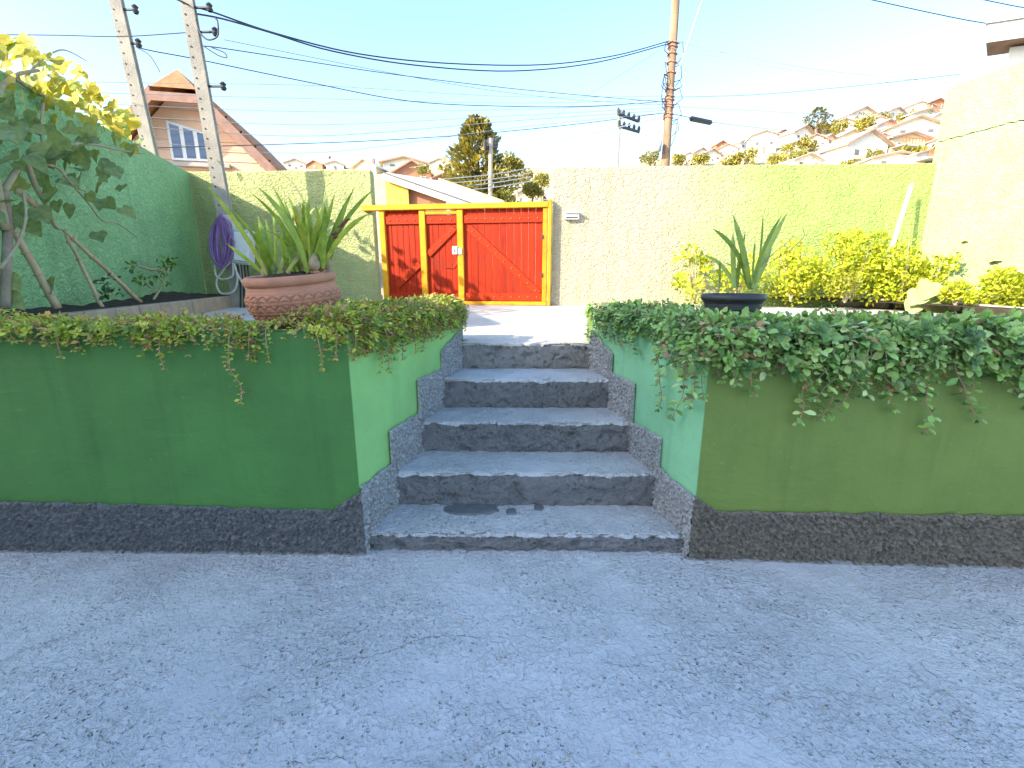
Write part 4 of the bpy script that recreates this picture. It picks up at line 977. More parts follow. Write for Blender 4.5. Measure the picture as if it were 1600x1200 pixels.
def pick(cols, n, wts=None, jit=.18):
    c = np.array(cols)[rng.choice(len(cols), n, p=wts)]; return np.clip(c * (1 + rng.normal(0, jit, (n, 1))) * (1 + rng.normal(0, .06, (n, 3))), .005, 1)
def blob_leaves(center, rad, n, size, cols, wts=None, clumps=14, up=.35, flat=1.0):
    """leaves gathered in clumps spread through an ellipsoid, leaving gaps"""
    cz = rng.normal(0, 1, (clumps, 3)); cz /= np.linalg.norm(cz, axis=1, keepdims=True); cz *= rng.uniform(.35, .95, (clumps, 1)); cz *= np.array(rad)
    k = rng.integers(0, clumps, n); d = rng.normal(0, 1, (n, 3)); d /= np.linalg.norm(d, axis=1, keepdims=True)
    rr = np.array(rad).mean() * rng.uniform(.22, .42, clumps)[k]
    P = np.array(center) + cz[k] + d * (rr * rng.uniform(.4, 1, n) ** .5)[:, None] * np.array([1, 1, flat])
    D = d * .8 + rng.normal(0, .5, (n, 3)) + np.array([0, 0, up]); U = d + np.array([0, 0, .6]) + rng.normal(0, .3, (n, 3))
    tint = rng.uniform(.75, 1.25, clumps)[k]
    C = np.clip(pick(cols, n, wts) * tint[:, None], .005, 1)
    return P, D, U, size * rng.uniform(.6, 1.3, n), size * .55 * rng.uniform(.7, 1.2, n), C

# far trees
TC = [(.26, .25, .04), (.36, .31, .05), (.42, .34, .07), (.17, .18, .03)]
def far_tree(label, u, vb, vt, wpx, Y, cone=False, n=1500, cols=TC):
    b = onhill(u, vb) if Y is None else PY(u, vb, Y); k = (b - O).dot(Vector((0, cp, -sp))) / FPX; Hh = (vb - vt) * k; W = wpx * k
    t = thing('conifer_tree' if cone else 'tree', label, 'tree', b, 'trees on the hillside')
    build('trunk', MB().tube([b - Vector((0, 0, 1)), b + Vector((0, 0, Hh * .35)), b + Vector((W * .03, 0, Hh * .85))], [W * .06, W * .045, W * .012], 7), M['bark'], t)
    if cone:
        h = rng.uniform(0, 1, n) ** 1.25; a = rng.uniform(0, 2 * np.pi, n)
        lob = 1 + .3 * np.sin(a * 3 + h * 9) + .25 * np.sin(a * 5 - h * 23)
        r = W * .5 * (1 - h) ** .5 * (.35 + .65 * rng.uniform(0, 1, n) ** .4) * lob
        P = np.stack([b.x + r * np.cos(a), b.y + r * np.sin(a), b.z + Hh * (.04 + .96 * h)], 1); D = np.stack([np.cos(a), np.sin(a), np.full(n, .7)], 1) + rng.normal(0, .35, (n, 3)); U = rng.normal(0, 1, (n, 3)) + np.array([0, 0, .5])
        tint = (.8 + .4 * (np.sin(a * 4 + h * 17) > 0))
        leaf_mesh('crown', P, D, U, W * .09 * rng.uniform(.6, 1.3, n), W * .045 * rng.uniform(.6, 1.3, n), np.clip(pick(cols, n) * tint[:, None], .01, 1), M['leafA'], t, kind=None)
    else:
        leaf_mesh('crown', *blob_leaves(b + Vector((0, 0, Hh * .58)), (W * .5, W * .42, Hh * .42), n, W * .11, cols, clumps=16), M['leafA'], t, kind=None)
far_tree('tall dense conifer standing above the gate', 746, 322, 200, 92, 26, True, 5200, [(.30, .25, .06), (.38, .31, .07), (.22, .20, .045), (.15, .14, .035)])
far_tree('round yellowish tree just right of the conifer', 798, 300, 240, 40, 30, False, 1500)
far_tree('low bush at the end of the gate beam', 832, 312, 292, 40, 28, False, 1200, [(.3, .25, .05), (.2, .2, .04)])
far_tree('yellow bush on the slope above the gate corner', 846, 296, 274, 30, 44, False, 900)
far_tree('dry bush between the round tree and the wall', 822, 290, 268, 30, 50, False, 900, [(.34, .27, .07), (.24, .2, .05)])
far_tree('low green bush right of the pale pole foot', 786, 322, 300, 30, 25, False, 900, [(.2, .22, .04), (.28, .27, .05)])
far_tree('small tree in front of the yellow-roofed house', 660, 275, 258, 24, 60, False, 700)
for args in [('dark round tree behind the foot of the timber pole', 1016, 264, 234, 32), ('leftmost yellow bush right of the timber pole', 1062, 262, 242, 30), ('yellow bush by the lowest white house', 1090, 262, 244, 34),
             ('round tree in front of the tall white block', 1166, 262, 232, 34), ('low bush under the narrow white house', 1138, 264, 246, 38), ('bush left of the white garden wall on the slope', 1214, 262, 244, 32),
             ('yellow tree beside the orange-roofed house', 1230, 246, 222, 24), ('dark bush at the centre of the slope', 1246, 262, 236, 36), ('bright green bush mid slope', 1258, 238, 218, 34),
             ('flat tree right of the pointed tree', 1310, 212, 192, 28), ('big round tree on the middle of the slope', 1350, 212, 184, 38), ('round tree high on the skyline', 1380, 194, 174, 24),
             ('low bush on the upper skyline', 1416, 192, 180, 34), ('bush in front of the big gabled house', 1362, 262, 236, 30), ('yellow hedge under the balcony house', 1420, 252, 236, 60), ('flat bush near the top of the slope', 1444, 188, 178, 22), ('small yellow bush above the lime wall', 1330, 264, 252, 30)]:
    far_tree(*args, None, n=650)
far_tree('pointed tree leaning on the hillside skyline', 1274, 212, 174, 44, None, True, 1100, [(.2, .17, .04), (.14, .13, .03)])

# ------------------------------------------------------------------ vine on the left wall
vine = thing('climbing_vine', 'large-leaved vine climbing over the top of the left wall', 'vine', lwdepth(12, 478, .3))
hp = []                                                          # heart-shaped leaf, tip along +y
for i in range(15):
    a = -math.pi / 2 + (2 * math.pi) * i / 14; r = .5 * (1 - .28 * math.sin(a)) if False else .5
    x = .52 * math.sin(a + math.pi / 2) * (1 - .1 * math.cos(a)); hp.append(a)
outl = [(0, .06), (.22, -.04), (.42, .06), (.50, .28), (.44, .52), (.27, .76), (.10, .95), (0, 1.06), (-.10, .95), (-.27, .76), (-.44, .52), (-.50, .28), (-.42, .06), (-.22, -.04)]
vmes = []; vmeg = []
for k in range(4):
    S = MB(); cen = [(0, .15, .0), (0, .45, -.02), (0, .75, -.05)]; vs = [(x * random.uniform(.9, 1.1), y, .10 * abs(x) + .12 * n3(x * 3, y * 3, k * 5) - .22 * y * y * (.4 + .3 * k)) for x, y in outl] + [(0, y, z - .22 * y * y * (.4 + .3 * k) - .02) for _, y, z in cen]
    c0_, c1_, c2_ = 14, 15, 16
    fs = [(0, 1, 14), (1, 2, 14), (2, 3, 14), (3, 15, 14), (3, 4, 15), (4, 5, 16), (4, 16, 15), (5, 6, 16), (6, 7, 16), (7, 8, 16), (8, 9, 16), (9, 10, 16), (10, 15, 16), (10, 11, 15), (11, 14, 15), (11, 12, 14), (12, 13, 14), (13, 0, 14)]
    S.add(vs, fs); vmes.append(mesh_of('vine_leaf', S, M['vine'], True)); vmeg.append(mesh_of('vine_leaf', S, M['vineg'], True))
S = MB()
def vb(px, offs, r0, r1):
    pts = spline([lwdepth(u, v, o) for (u, v), o in zip(px, offs)], 5); n = len(pts); S.tube(pts, [r0 + (r1 - r0) * i / (n - 1) for i in range(n)], 7); return pts
tr = build('trunk', MB().tube(spline([lwdepth(8, 482, .3), lwdepth(10, 420, .32), lwdepth(12, 360, .3), lwdepth(6, 300, .3)], 5), .028, 9), M['bark'], vine, smooth=True)
br = [vb([(8, 360), (-10, 260), (-15, 170), (20, 120), (60, 110)], [.3, .3, .25, .1, .05], .03, .012), vb([(40, 250), (55, 290), (72, 320), (85, 352), (96, 358)], [.3, .3, .3, .28, .2], .022, .012),
      vb([(6, 300), (40, 250), (90, 230), (140, 225), (190, 235), (225, 240)], [.3, .3, .28, .3, .3, .3], .022, .006), vb([(60, 255), (90, 262), (110, 285), (135, 300)], [.3, .32, .35, .35], .014, .005),
      vb([(20, 120), (70, 150), (120, 165), (170, 190), (210, 225)], [.1, .0, -.05, -.05, 0], .018, .006), vb([(40, 120), (70, 90), (100, 78), (135, 95)], [0, 0, 0, 0], .012, .004), vb([(70, 150), (64, 200), (70, 250)], [.05, .2, .3], .012, .008),
      vb([(110, 285), (140, 320), (160, 345), (185, 350), (215, 372)], [.35, .35, .33, .3, .3], .009, .004), vb([(0, 420), (28, 380), (40, 340), (36, 300)], [.4, .4, .4, .38], .012, .008)]
build('branch', S, M['twig'], vine, smooth=True)
def vleaf(u, v, off, sz, grey=False):
    p = lwdepth(u, v, off); th = random.uniform(-1.2, 1.2); d = Vector((math.sin(th) * .8 + .15, -.35 + random.uniform(-.4, .3), -.55 + random.uniform(-.5, .45)))
    up = Vector((random.uniform(-.5, .5), -.7 + random.uniform(-.3, .3), .6 + random.uniform(-.4, .5)))
    inst('vine_leaf', random.choice(vmeg if grey else vmes), Matrix.Translation(p) @ frame(d, up).to_4x4() @ Matrix.Diagonal((sz * random.uniform(.8, 1.1), sz, sz, 1)), vine)
def band(n, poly, o0, o1, s0, s1, grey=False):
    k = 0
    while k < n:
        i = random.randrange(len(poly) - 1); f = random.random(); (u0, a0, b0), (u1, a1, b1) = poly[i], poly[i + 1]
        if random.random() > (u1 - u0) / 70: continue
        u = u0 + (u1 - u0) * f; v = a0 + (a1 - a0) * f + (b0 + (b1 - b0) * f - a0 - (a1 - a0) * f) * random.random()
        vleaf(u, v, random.uniform(o0, o1), random.uniform(s0, s1), grey); k += 1
band(135, [(-25, 60, 140), (30, 52, 135), (70, 80, 160), (110, 92, 185), (160, 140, 205), (212, 178, 240)], -.15, .25, .075, .155)
band(80, [(30, 60, 150), (70, 88, 175), (110, 100, 200), (160, 140, 215), (215, 178, 245)], -.6, .05, .09, .17)
band(60, [(-25, 140, 300), (30, 130, 290), (80, 165, 290), (130, 190, 270), (180, 225, 265)], .15, .45, .10, .19, True)
band(22, [(-20, 290, 350), (60, 280, 345), (120, 275, 315), (200, 280, 330)], .2, .45, .09, .17, True)
for u, v in ((150, 362), (75, 436), (8, 430), (12, 458), (205, 225), (222, 216), (178, 205)): vleaf(u, v, .3, .14, True)
# small plants in the bed
t = thing('sapling', 'small twisted sapling with sparse leaves in the left bed', 'sapling', lwdepth(240, 466, .3))
S = MB().tube(spline([lwdepth(u, v, .3) for u, v in ((240, 468), (252, 448), (258, 432), (250, 422), (235, 421), (215, 415))], 5), .014, 6); S.tube(spline([lwdepth(u, v, .3) for u, v in ((256, 440), (262, 424), (266, 412))], 4), .01, 6); S.tube([lwdepth(250, 450, .3), lwdepth(235, 450, .3), lwdepth(225, 440, .3)], .008, 5)
build('stem', S, M['twig'], t, smooth=True)
Ps = []
for (u, v, k, sp_) in ((262, 412, 46, 8), (240, 428, 12, 9), (218, 438, 16, 5), (210, 416, 9, 6), (250, 436, 10, 8)):
    for _ in range(k): Ps.append(lwdepth(u + random.gauss(0, sp_), v + random.gauss(0, sp_ * .6), .3 + random.gauss(0, .06)))
n = len(Ps); leaf_mesh('foliage', [p[:] for p in Ps], rng.normal(0, 1, (n, 3)), rng.normal(0, .5, (n, 3)) + [0, -.5, 1], rng.uniform(.05, .09, n), rng.uniform(.025, .045, n), pick([(.16, .30, .04), (.09, .17, .05)], n), M['leafA'], t)
t = thing('bed_weed', 'dark leafy weed at the soil left of the sapling', 'weed', lwdepth(170, 466, .3))
Ps = [lwdepth(168 + random.gauss(0, 9), 452 + random.gauss(0, 8), .3 + random.gauss(0, .05)) for _ in range(45)]; n = len(Ps)
leaf_mesh('foliage', [p[:] for p in Ps], rng.normal(0, 1, (n, 3)), rng.normal(0, .5, (n, 3)) + [0, -.5, 1], rng.uniform(.04, .08, n), rng.uniform(.02, .04, n), pick([(.05, .11, .04), (.08, .15, .05)], n), M['leafA'], t)
build('stem', MB().tube([lwdepth(170, 468, .3), lwdepth(168, 440, .3)], .008, 5), M['twig'], t)

# ------------------------------------------------------------------ right bed
Q = [PZ(1150, 474, YARD + .02), PZ(1330, 480, YARD + .02), PZ(1420, 487, YARD + .02), PZ(1680, 503, YARD + .02)]
t = thing('bed_edging', 'pale stone slabs and planks edging the right flower bed', 'edging', Q[1])
segs = [(1150, 474, 1226, 476, .16), (1228, 476, 1345, 479, .16), (1347, 479, 1385, 482, .15), (1380, 480, 1505, 489, .12), (1508, 490, 1592, 496, .13), (1596, 497, 1690, 503, .13)]
for i, (u0, v0, u1, v1, hh) in enumerate(segs):
    a, b = PZ(u0, v0, YARD + .005), PZ(u1, v1, YARD + .005); c = (a + b) / 2; d = b - a; L = d.length; d.normalize()
    Mx = Matrix((d, Vector((-d.y, d.x, 0)), Vector((0, 0, 1)))).transposed()
    build('slab', MB().bbox(c + Vector((0, 0, hh / 2)), (L, .09 + .05 * (i > 2), hh), Mx @ Matrix.Rotation(R((-2, 1, 3, -2, 2, 0)[i]), 3, 'Y'), .015), M['slab'], t)
S = MB(); S.add([(Q[0].x, Q[0].y + .06, .98), (Q[1].x, Q[1].y + .06, .98), (Q[3].x, Q[3].y + .06, .98), (7.2, 5.2, 1.0), (6.5, 7.62, 1.02), (Q[0].x, 7.75, 1.02)], [(0, 1, 2, 3, 4, 5)])
tag(build('soil_bed', S, M['soil']), 'soil of the sunlit flower bed along the right walls', 'soil', kind='structure')
YG = [(.44, .50, .025), (.56, .58, .03), (.34, .42, .02), (.62, .60, .06)]
def shrub(label, u, vb_, Y, wpx, hpx, n, sz, cl=18, cols=YG):
    b = PY(u, vb_, Y); b.z = .98; k = Y / FPX * 1.0; W, Hh = wpx * k, hpx * k
    t = thing('leafy_shrub', label, 'shrub', b, 'yellow-green shrubs in the right bed')
    S = MB()
    for i in range(7):
        a = random.uniform(0, 6.28); rr = random.uniform(.15, .4); S.tube([b, b + Vector((math.cos(a) * W * rr * .4, math.sin(a) * W * rr * .3, Hh * .45)), b + Vector((math.cos(a) * W * rr, math.sin(a) * W * rr * .6, Hh * random.uniform(.7, 1)))], [.014, .01, .004], 5)
    build('stem', S, M['twig'], t)
    leaf_mesh('foliage', *blob_leaves(b + Vector((0, 0, Hh * .5)), (W * .5, min(.4, W * .4), Hh * .52), n, sz, cols, clumps=cl), M['leafA'], t)
shrub('sparse shrub left of the black pot against the wall', 1085, 470, 7.35, 66, 78, 420, .085, 12)
shrub('thin leafy shrub directly behind the black pot', 1150, 470, 7.3, 70, 74, 560, .075, 14)
shrub('rounded shrub just right of the black pot', 1235, 468, 7.2, 112, 92, 2600, .06, 26)
shrub('tallest shrub in the middle of the right bed', 1330, 470, 7.1, 124, 102, 3400, .058, 32)
shrub('shrub at the foot of the white leaning strip', 1405, 472, 7.0, 112, 92, 2600, .06, 26)
shrub('feathery low shrub spilling over the edging', 1318, 484, 6.75, 60, 42, 800, .05, 10, [(.36, .36, .03), (.28, .30, .03)])
shrub('slanting shrub in the corner by the right wall', 1450, 462, 6.9, 80, 70, 700, .07, 12)
shrub('low shrub at the right edge under the tall wall', 1565, 488, 5.9, 130, 58, 3000, .055, 24)
shrub('small shrub left of the right-edge shrub', 1490, 488, 6.1, 66, 30, 700, .055, 10)
t = thing('squash_plant', 'plant with very large pale leaves in the right corner', 'plant', PZ(1460, 480, .98))
S = MB(); vs = [(x, y, .05 * n3(x * 4, y * 4, 1) + .12 * abs(x)) for x, y in outl] + [(0, .2, -.02), (0, .5, -.03), (0, .78, -.03)]
S.add(vs, fs); sq = mesh_of('large_leaf', S, M['squash'], True); st = MB()
for (u, v, s_, th) in ((1455, 440, .3, -.5), (1482, 448, .32, .7), (1440, 456, .28, -1.0), (1500, 442, .26, .3), (1470, 464, .3, -.2), (1512, 460, .28, 1.0), (1432, 470, .25, -.8), (1488, 432, .24, .2), (1466, 450, .28, .4), (1450, 466, .28, .1), (1496, 466, .28, -.4)):
    p = PY(u, v, 6.45); d = Vector((math.sin(th), -.35, -.75)); inst('large_leaf', sq, Matrix.Translation(p) @ frame(d, (.2 * th, -.8, .55)).to_4x4() @ Matrix.Scale(s_, 4), t); sb_ = PZ(1468, 474, .98) + Vector((0, .3, 0)); st.tube([sb_, p.lerp(sb_, .5) + Vector((0, 0, .05)), p], .006, 5)
build('stalk', st, M['twig'], t)
a, b = PY(1386, 410, 7.05), PY(1425, 287, 7.45); d = (b - a); L = d.length
o = build('leaning_strip', MB().bbox((a + b) / 2, (.055, .02, L), Matrix((Vector((1, 0, 0)), d.normalized().cross(Vector((1, 0, 0))), d.normalized())).transposed(), .004), M['white'], None, a); tag(o, 'narrow white strip leaning on the lime wall behind shrubs', 'strip')
# dead leaves caught on the right wall
rn = Vector((-1, -.22, 0)).normalized()
for i, (u, v, s_) in enumerate(((1555, 409, .16), (1508, 378, .10), (1478, 430, .15), (1552, 431, .13))):
    p = PP(u, v, Vector((RWx(6.5), 6.5, 0)), rn) + rn * .02; q = MB(); lf = frame((.2, 1, -.1), (0, 0, 1))
    q.add([p + lf @ Vector((x * s_ * .7, (y - .5) * s_, .02 * n3(x * 5, y * 5, i)) ) for x, y in outl], [tuple(range(14))])
    tag(build('dead_leaf', q, M['fascia'], None, p), ('brown dead leaf stuck lowest on the right wall by the edge', 'highest orange dead leaf stuck on the right wall', 'brown dead leaf on the right wall above the large pale leaves', 'brown dead leaf just above the right-edge shrub')[i], 'dead leaf', 'dead leaves on the right wall')

# ------------------------------------------------------------------ terracotta bowl with orchid
PC = Vector((PY(465, 470, 2.47).x, 2.47, TOP - .005))
tilt = Matrix.Rotation(R(5.0), 3, 'X') @ Matrix.Rotation(R(-3.5), 3, 'Y') @ Matrix.Diagonal((1, 1, 1.12))
pot = thing('terracotta_pot', 'wide terracotta bowl with carved leaf band on the left planter', 'pot', PC)
def carve(a, z, r):
    o = .0012 * math.sin(z * 420)
    if .03 < z < .155:
        rows = .042; j = int((z - .03) / rows); f = ((z - .03) % rows) / rows; m_ = 26
        g = (a / (2 * math.pi) * m_ + .5 * (j % 2)) % 1.0
        arc = abs(g - .5) * 2; edge = f - (.25 + .6 * (1 - arc ** 2))
        o += .008 * (1 - min(1, abs(edge) * 2.0)) - .017 * max(0, 1 - abs(edge - .14) * 5)
    return o
kp = [(0, .142), (.012, .158), (.04, .192), (.08, .217), (.12, .228), (.15, .226), (.18, .214), (.198, .203)]
prof = [(.10, .002)]
for i in range(64):
    z = .002 + .196 * i / 63
    for (za, ra), (zb2, rb2) in zip(kp, kp[1:]):
        if za <= z <= zb2: prof.append((ra + (rb2 - ra) * (1 - math.cos((z - za) / (zb2 - za) * math.pi)) / 2 if False else ra + (rb2 - ra) * (z - za) / (zb2 - za), z)); break
build('bowl', MB().lathe(PC, prof, 312, carve, tilt), M['terra'], pot, smooth=True)
rim = [(.2, .192), (.212, .194), (.221, .203), (.224, .216), (.22, .229), (.208, .236), (.195, .234), (.188, .225), (.184, .2), (.18, .18)]
build('rim', MB().lathe(PC, rim, 72, lambda a, z, r: .002 * n3(a * 2, z * 9, 1), tilt), M['terra'], pot, smooth=True)
S = MB(); vs = [PC + tilt @ Vector((0, 0, .232))]; nr_, na = 8, 40
for i in range(1, nr_ + 1):
    for k in range(na):
        r = .186 * i / nr_; a = 2 * math.pi * k / na; vs.append(PC + tilt @ Vector((r * math.cos(a), r * math.sin(a), .212 + .03 * (1 - (i / nr_) ** 2) + n3(r * 30 * math.cos(a), r * 30 * math.sin(a), 2) * .012)))
fs2 = [(0, 1 + k, 1 + (k + 1) % na) for k in range(na)] + [(1 + (i - 1) * na + k, 1 + i * na + k, 1 + i * na + (k + 1) % na, 1 + (i - 1) * na + (k + 1) % na) for i in range(1, nr_) for k in range(na)]
build('potting_soil', S.add(vs, fs2), M['soil'], pot)
orch = thing('orchid_plant', 'bushy orchid with long strap leaves growing in the terracotta bowl', 'orchid', PC + Vector((0, 0, .22)))
def oz(x, y, Y): return PY(300 + x / 3.75, 220 + y / 3.75, Y)
OL = [((430, 780), (330, 560), (80, 250)), ((440, 780), (400, 560), (230, 405)), ((430, 790), (330, 700), (200, 600)), ((480, 780), (430, 600), (385, 440)), ((485, 780), (470, 600), (430, 460)),
      ((480, 770), (500, 600), (470, 390)), ((660, 760), (560, 480), (350, 310)), ((670, 760), (540, 450), (440, 275)), ((670, 750), (580, 470), (475, 270)), ((675, 750), (600, 450), (385, 270)), ((680, 740), (640, 480), (560, 320)),
      ((690, 740), (680, 480), (640, 300)), ((690, 750), (650, 500), (690, 320)), ((680, 760), (720, 550), (790, 300)), ((700, 740), (760, 420), (808, 130)), ((700, 750), (760, 560), (835, 310)), ((740, 740), (760, 500), (720, 370)),
      ((770, 740), (800, 560), (955, 268)), ((780, 740), (840, 480), (1075, 275)), ((775, 730), (850, 500), (920, 340)), ((790, 740), (820, 620), (860, 560)), ((760, 740), (740, 600), (770, 430)), ((730, 740), (700, 560), (660, 440)),
      ((700, 760), (650, 620), (600, 500)), ((480, 790), (450, 650), (330, 520)), ((620, 760), (560, 640), (480, 520)), ((640, 760), (600, 600), (520, 430)), ((560, 760), (520, 650), (520, 520)), ((600, 760), (560, 600), (600, 420)), ((500, 770), (560, 620), (600, 560)),
      ((720, 740), (730, 560), (770, 380)), ((690, 740), (700, 600), (740, 460)), ((650, 750), (620, 640), (650, 470)), ((460, 780), (420, 660), (360, 470)), ((790, 735), (830, 600), (880, 440)), ((665, 755), (600, 560), (540, 340))]
for i in range(18):
    bx_ = random.choice([(450, 780), (560, 765), (680, 750), (700, 745), (770, 738)]); an = random.uniform(-1.0, .9); L_ = random.uniform(300, 470)
    OL.append((bx_, (bx_[0] + math.sin(an) * L_ * .35, bx_[1] - math.cos(an) * L_ * .7), (bx_[0] + math.sin(an) * L_ * .95, bx_[1] - math.cos(an) * L_ * .9)))
for i, (a, b, c) in enumerate(OL):
    Yb = 2.47 + random.uniform(-.1, .1); Yt = Yb + random.uniform(-.22, .18)
    p0, p1, p2 = oz(*a, Yb), oz(*b, (Yb + Yt) / 2 + random.uniform(-.04, .04)), oz(*c, Yt); n = 12
    p0 = p0 + (p0 - p1) * .05
    pts = [p0 * (1 - s) ** 2 + p1 * 2 * s * (1 - s) + p2 * s * s for s in [k / n for k in range(n + 1)]]
    thin = i == 14; wm_ = .0035 if thin else random.uniform(.0105, .016)
    wd = [wm_ * (.55 + .45 * min(1, s * 4)) * (1 if s < .6 else max(.05, 1 - ((s - .6) / .4) ** 2)) for s in [k / n for k in range(n + 1)]]
    sd = Vector((1, random.uniform(-.8, .8), random.uniform(-.3, .3)))
    build('leaf', MB().ribbon(pts, wd, sd, random.uniform(.15, .45)), M['orchid'], orch, smooth=True)
for pl in ([(625, 668), (580, 740), (550, 850), (524, 955)], [(640, 330), (600, 260), (545, 205), (500, 175)], [(780, 620), (700, 600), (560, 560)]):
    w_ = .010 if pl[0][0] == 625 else .003
    pts = spline([oz(*q, 2.40 if w_ > .005 else 2.5) for q in pl], 5); n = len(pts); build('dry_leaf', MB().ribbon(pts, [w_ * (1 - .7 * k / n) for k in range(n)], (1, .3, 0), .3), M['dry'], orch, smooth=True)
for (x, y, s_) in ((430, 790, .02), (485, 780, .02), (560, 770, .022), (670, 770, .026), (720, 740, .03), (755, 745, .03), (790, 735, .026), (610, 760, .02)):
    q = oz(x, y, 2.47 + random.uniform(-.08, .08)); build('pseudobulb', MB().lathe(q - Vector((0, 0, .02)), [(.004, 0), (s_ * .8, .015), (s_, .035), (s_ * .6, .07), (.004, .09)], 10), M['dry'], orch, smooth=True)
for (x, y, an) in ((865, 500, .3), (905, 465, .1), (830, 545, .2), (835, 565, .0), (880, 485, .5)):
    q = oz(x, y, 2.4); build('flower_bud', MB().tube([q + Vector((-.011 * math.cos(an), 0, -.006)), q, q + Vector((.012 * math.cos(an), 0, .005)), q + Vector((.02, 0, .004))], [.002, .007, .006, .001], 8), M['bud'], orch, smooth=True)
build('flower_stem', MB().tube([oz(780, 735, 2.45), oz(830, 620, 2.42), oz(850, 550, 2.4), oz(910, 460, 2.4)], .003, 5), M['bud'], orch)
build('orange_bloom', MB().tube([oz(612, 490, 2.36), oz(610, 460, 2.36), oz(612, 430, 2.36), oz(616, 405, 2.36)], [.002, .009, .008, .002], 8), M['orange'], orch, smooth=True)
build('orange_bloom', MB().tube([oz(800, 105, 2.45), oz(806, 96, 2.45), oz(812, 90, 2.45)], [.002, .008, .002], 8), M['orange'], orch, smooth=True)

# ------------------------------------------------------------------ black pot with strap-leaved plant
BC = Vector((PY(1145, 470, 2.62).x, 2.62, TOP - .02))
bp = thing('plastic_pot', 'round charcoal plastic pot standing in the right trailing plants', 'pot', BC)
ztop = PY(1145, 461, 2.62 - .15).z - BC.z
prof = [(.03, 0), (.118, 0), (.122, .01)] + [(.122 + .026 * k / 6, .01 + (ztop - .06) * k / 6) for k in range(7)] + [(.155, ztop - .047), (.158, ztop - .03)]
build('body', MB().lathe(BC, prof, 56), M['blackpot'], bp, smooth=True)
build('rim', MB().lathe(BC, [(.154, ztop - .034), (.166, ztop - .034), (.17, ztop - .02), (.168, ztop), (.158, ztop), (.152, ztop - .03), (.148, ztop - .08)], 56), M['blackpot'], bp, smooth=True)
build('potting_soil', MB().lathe(BC, [(.149, ztop - .035), (.09, ztop - .015), (.001, ztop - .01)], 24), M['soil'], bp)
ag = thing('strap_leaf_plant', 'plant with a few broad upright leaves in the charcoal pot', 'plant', BC + Vector((0, 0, ztop)))
def az(x, y, Y): return PY(1060 + x / 6.665, 320 + y / 6.665, Y)
AL = [((745, 880), (720, 560), (570, 105), 4.6), ((580, 870), (570, 560), (568, 295), 3.8), ((790, 880), (850, 560), (1135, 80), 4.2), ((770, 880), (830, 520), (1080, 105), 4.4), ((780, 870), (850, 720), (975, 425), 4.2), ((770, 870), (780, 560), (800, 375), 1.7),
      ((720, 840), (660, 430), (358, 250), 3.2), ((590, 860), (470, 560), (258, 525), 3.6), ((620, 860), (660, 500), (700, 270), 2.4), ((420, 830), (340, 750), (220, 695), 1.8), ((690, 780), (620, 640), (470, 600), 1.3), ((800, 820), (880, 420), (880, 105), 1.5),
      ((430, 860), (430, 700), (436, 575), 1.8), ((740, 860), (720, 800), (700, 775), 3.0), ((800, 800), (800, 740), (770, 690), 3.6), ((600, 860), (620, 700), (660, 440), 3.0)]
for i, (a, b, c, wp) in enumerate(AL):
    Yb = 2.62 + random.uniform(-.06, .06); Yt = Yb + random.uniform(-.14, .14); p0, p1, p2 = az(*a, Yb), az(*b, (Yb + Yt) / 2), az(*c, Yt); n = 12
    pts = [p0 * (1 - s) ** 2 + p1 * 2 * s * (1 - s) + p2 * s * s for s in [k / n for k in range(n + 1)]]; w_ = wp * .0036
    wd = [w_ * (.75 + .25 * min(1, s * 3)) * (1 if s < .7 else max(.06, 1 - ((s - .7) / .3) ** 2)) for s in [k / n for k in range(n + 1)]]
    build('leaf', MB().ribbon(pts, wd, (1, random.uniform(-.5, .5), 0), .2), M['agap'], ag, smooth=True)
for pl in ([(880, 660), (1020, 560), (1180, 460), (1310, 330), (1300, 265)], [(860, 640), (1000, 500), (1120, 410), (1215, 305)], [(420, 850), (470, 790), (540, 750)], [(660, 870), (640, 820), (600, 770)]):
    pts = spline([az(*q, 2.6) for q in pl], 5); n = len(pts); build('dry_leaf', MB().ribbon(pts, [.004 * (1 - .5 * k / n) for k in range(n)], (1, .3, .3), .3), M['dry'], ag, smooth=True)

# ------------------------------------------------------------------ trailing plants on the planters
class Leaves:
    def __init__(s): s.P = []; s.D = []; s.U = []; s.L = []; s.W = []; s.C = []
    def add(s, p, d, u, l, w_, c): s.P.append(p[:]); s.D.append(d[:]); s.U.append(u[:]); s.L.append(l); s.W.append(w_); s.C.append(c)
    def mesh(s, name, m, parent, kind): return leaf_mesh(name, s.P, s.D, s.U, s.L, s.W, s.C, m, parent, kind=kind)
def jitc(c, j=.2):
    k = 1 + random.gauss(0, j); return tuple(min(1, max(.005, q * k * (1 + random.gauss(0, .05)))) for q in c)
def strand_path(e, n_out, along, ltop, lhang, rise, out, sway):
    up = Vector((0, 0, 1)); k = [e - n_out * ltop + up * (.01 + rise * .6), e - n_out * ltop * .45 + up * (rise + .015), e + n_out * out * .6 + up * (.012 + rise * .45)]
    m_ = max(1, int(lhang / .07))
    for i in range(1, m_ + 1):
        f = i / m_; k.append(e + n_out * (out * (1 - .55 * f) + .012 + random.uniform(-.01, .012)) - up * (lhang * f) + along * (sway * f * f * lhang + random.uniform(-.02, .02)))
    return spline(k, 6)
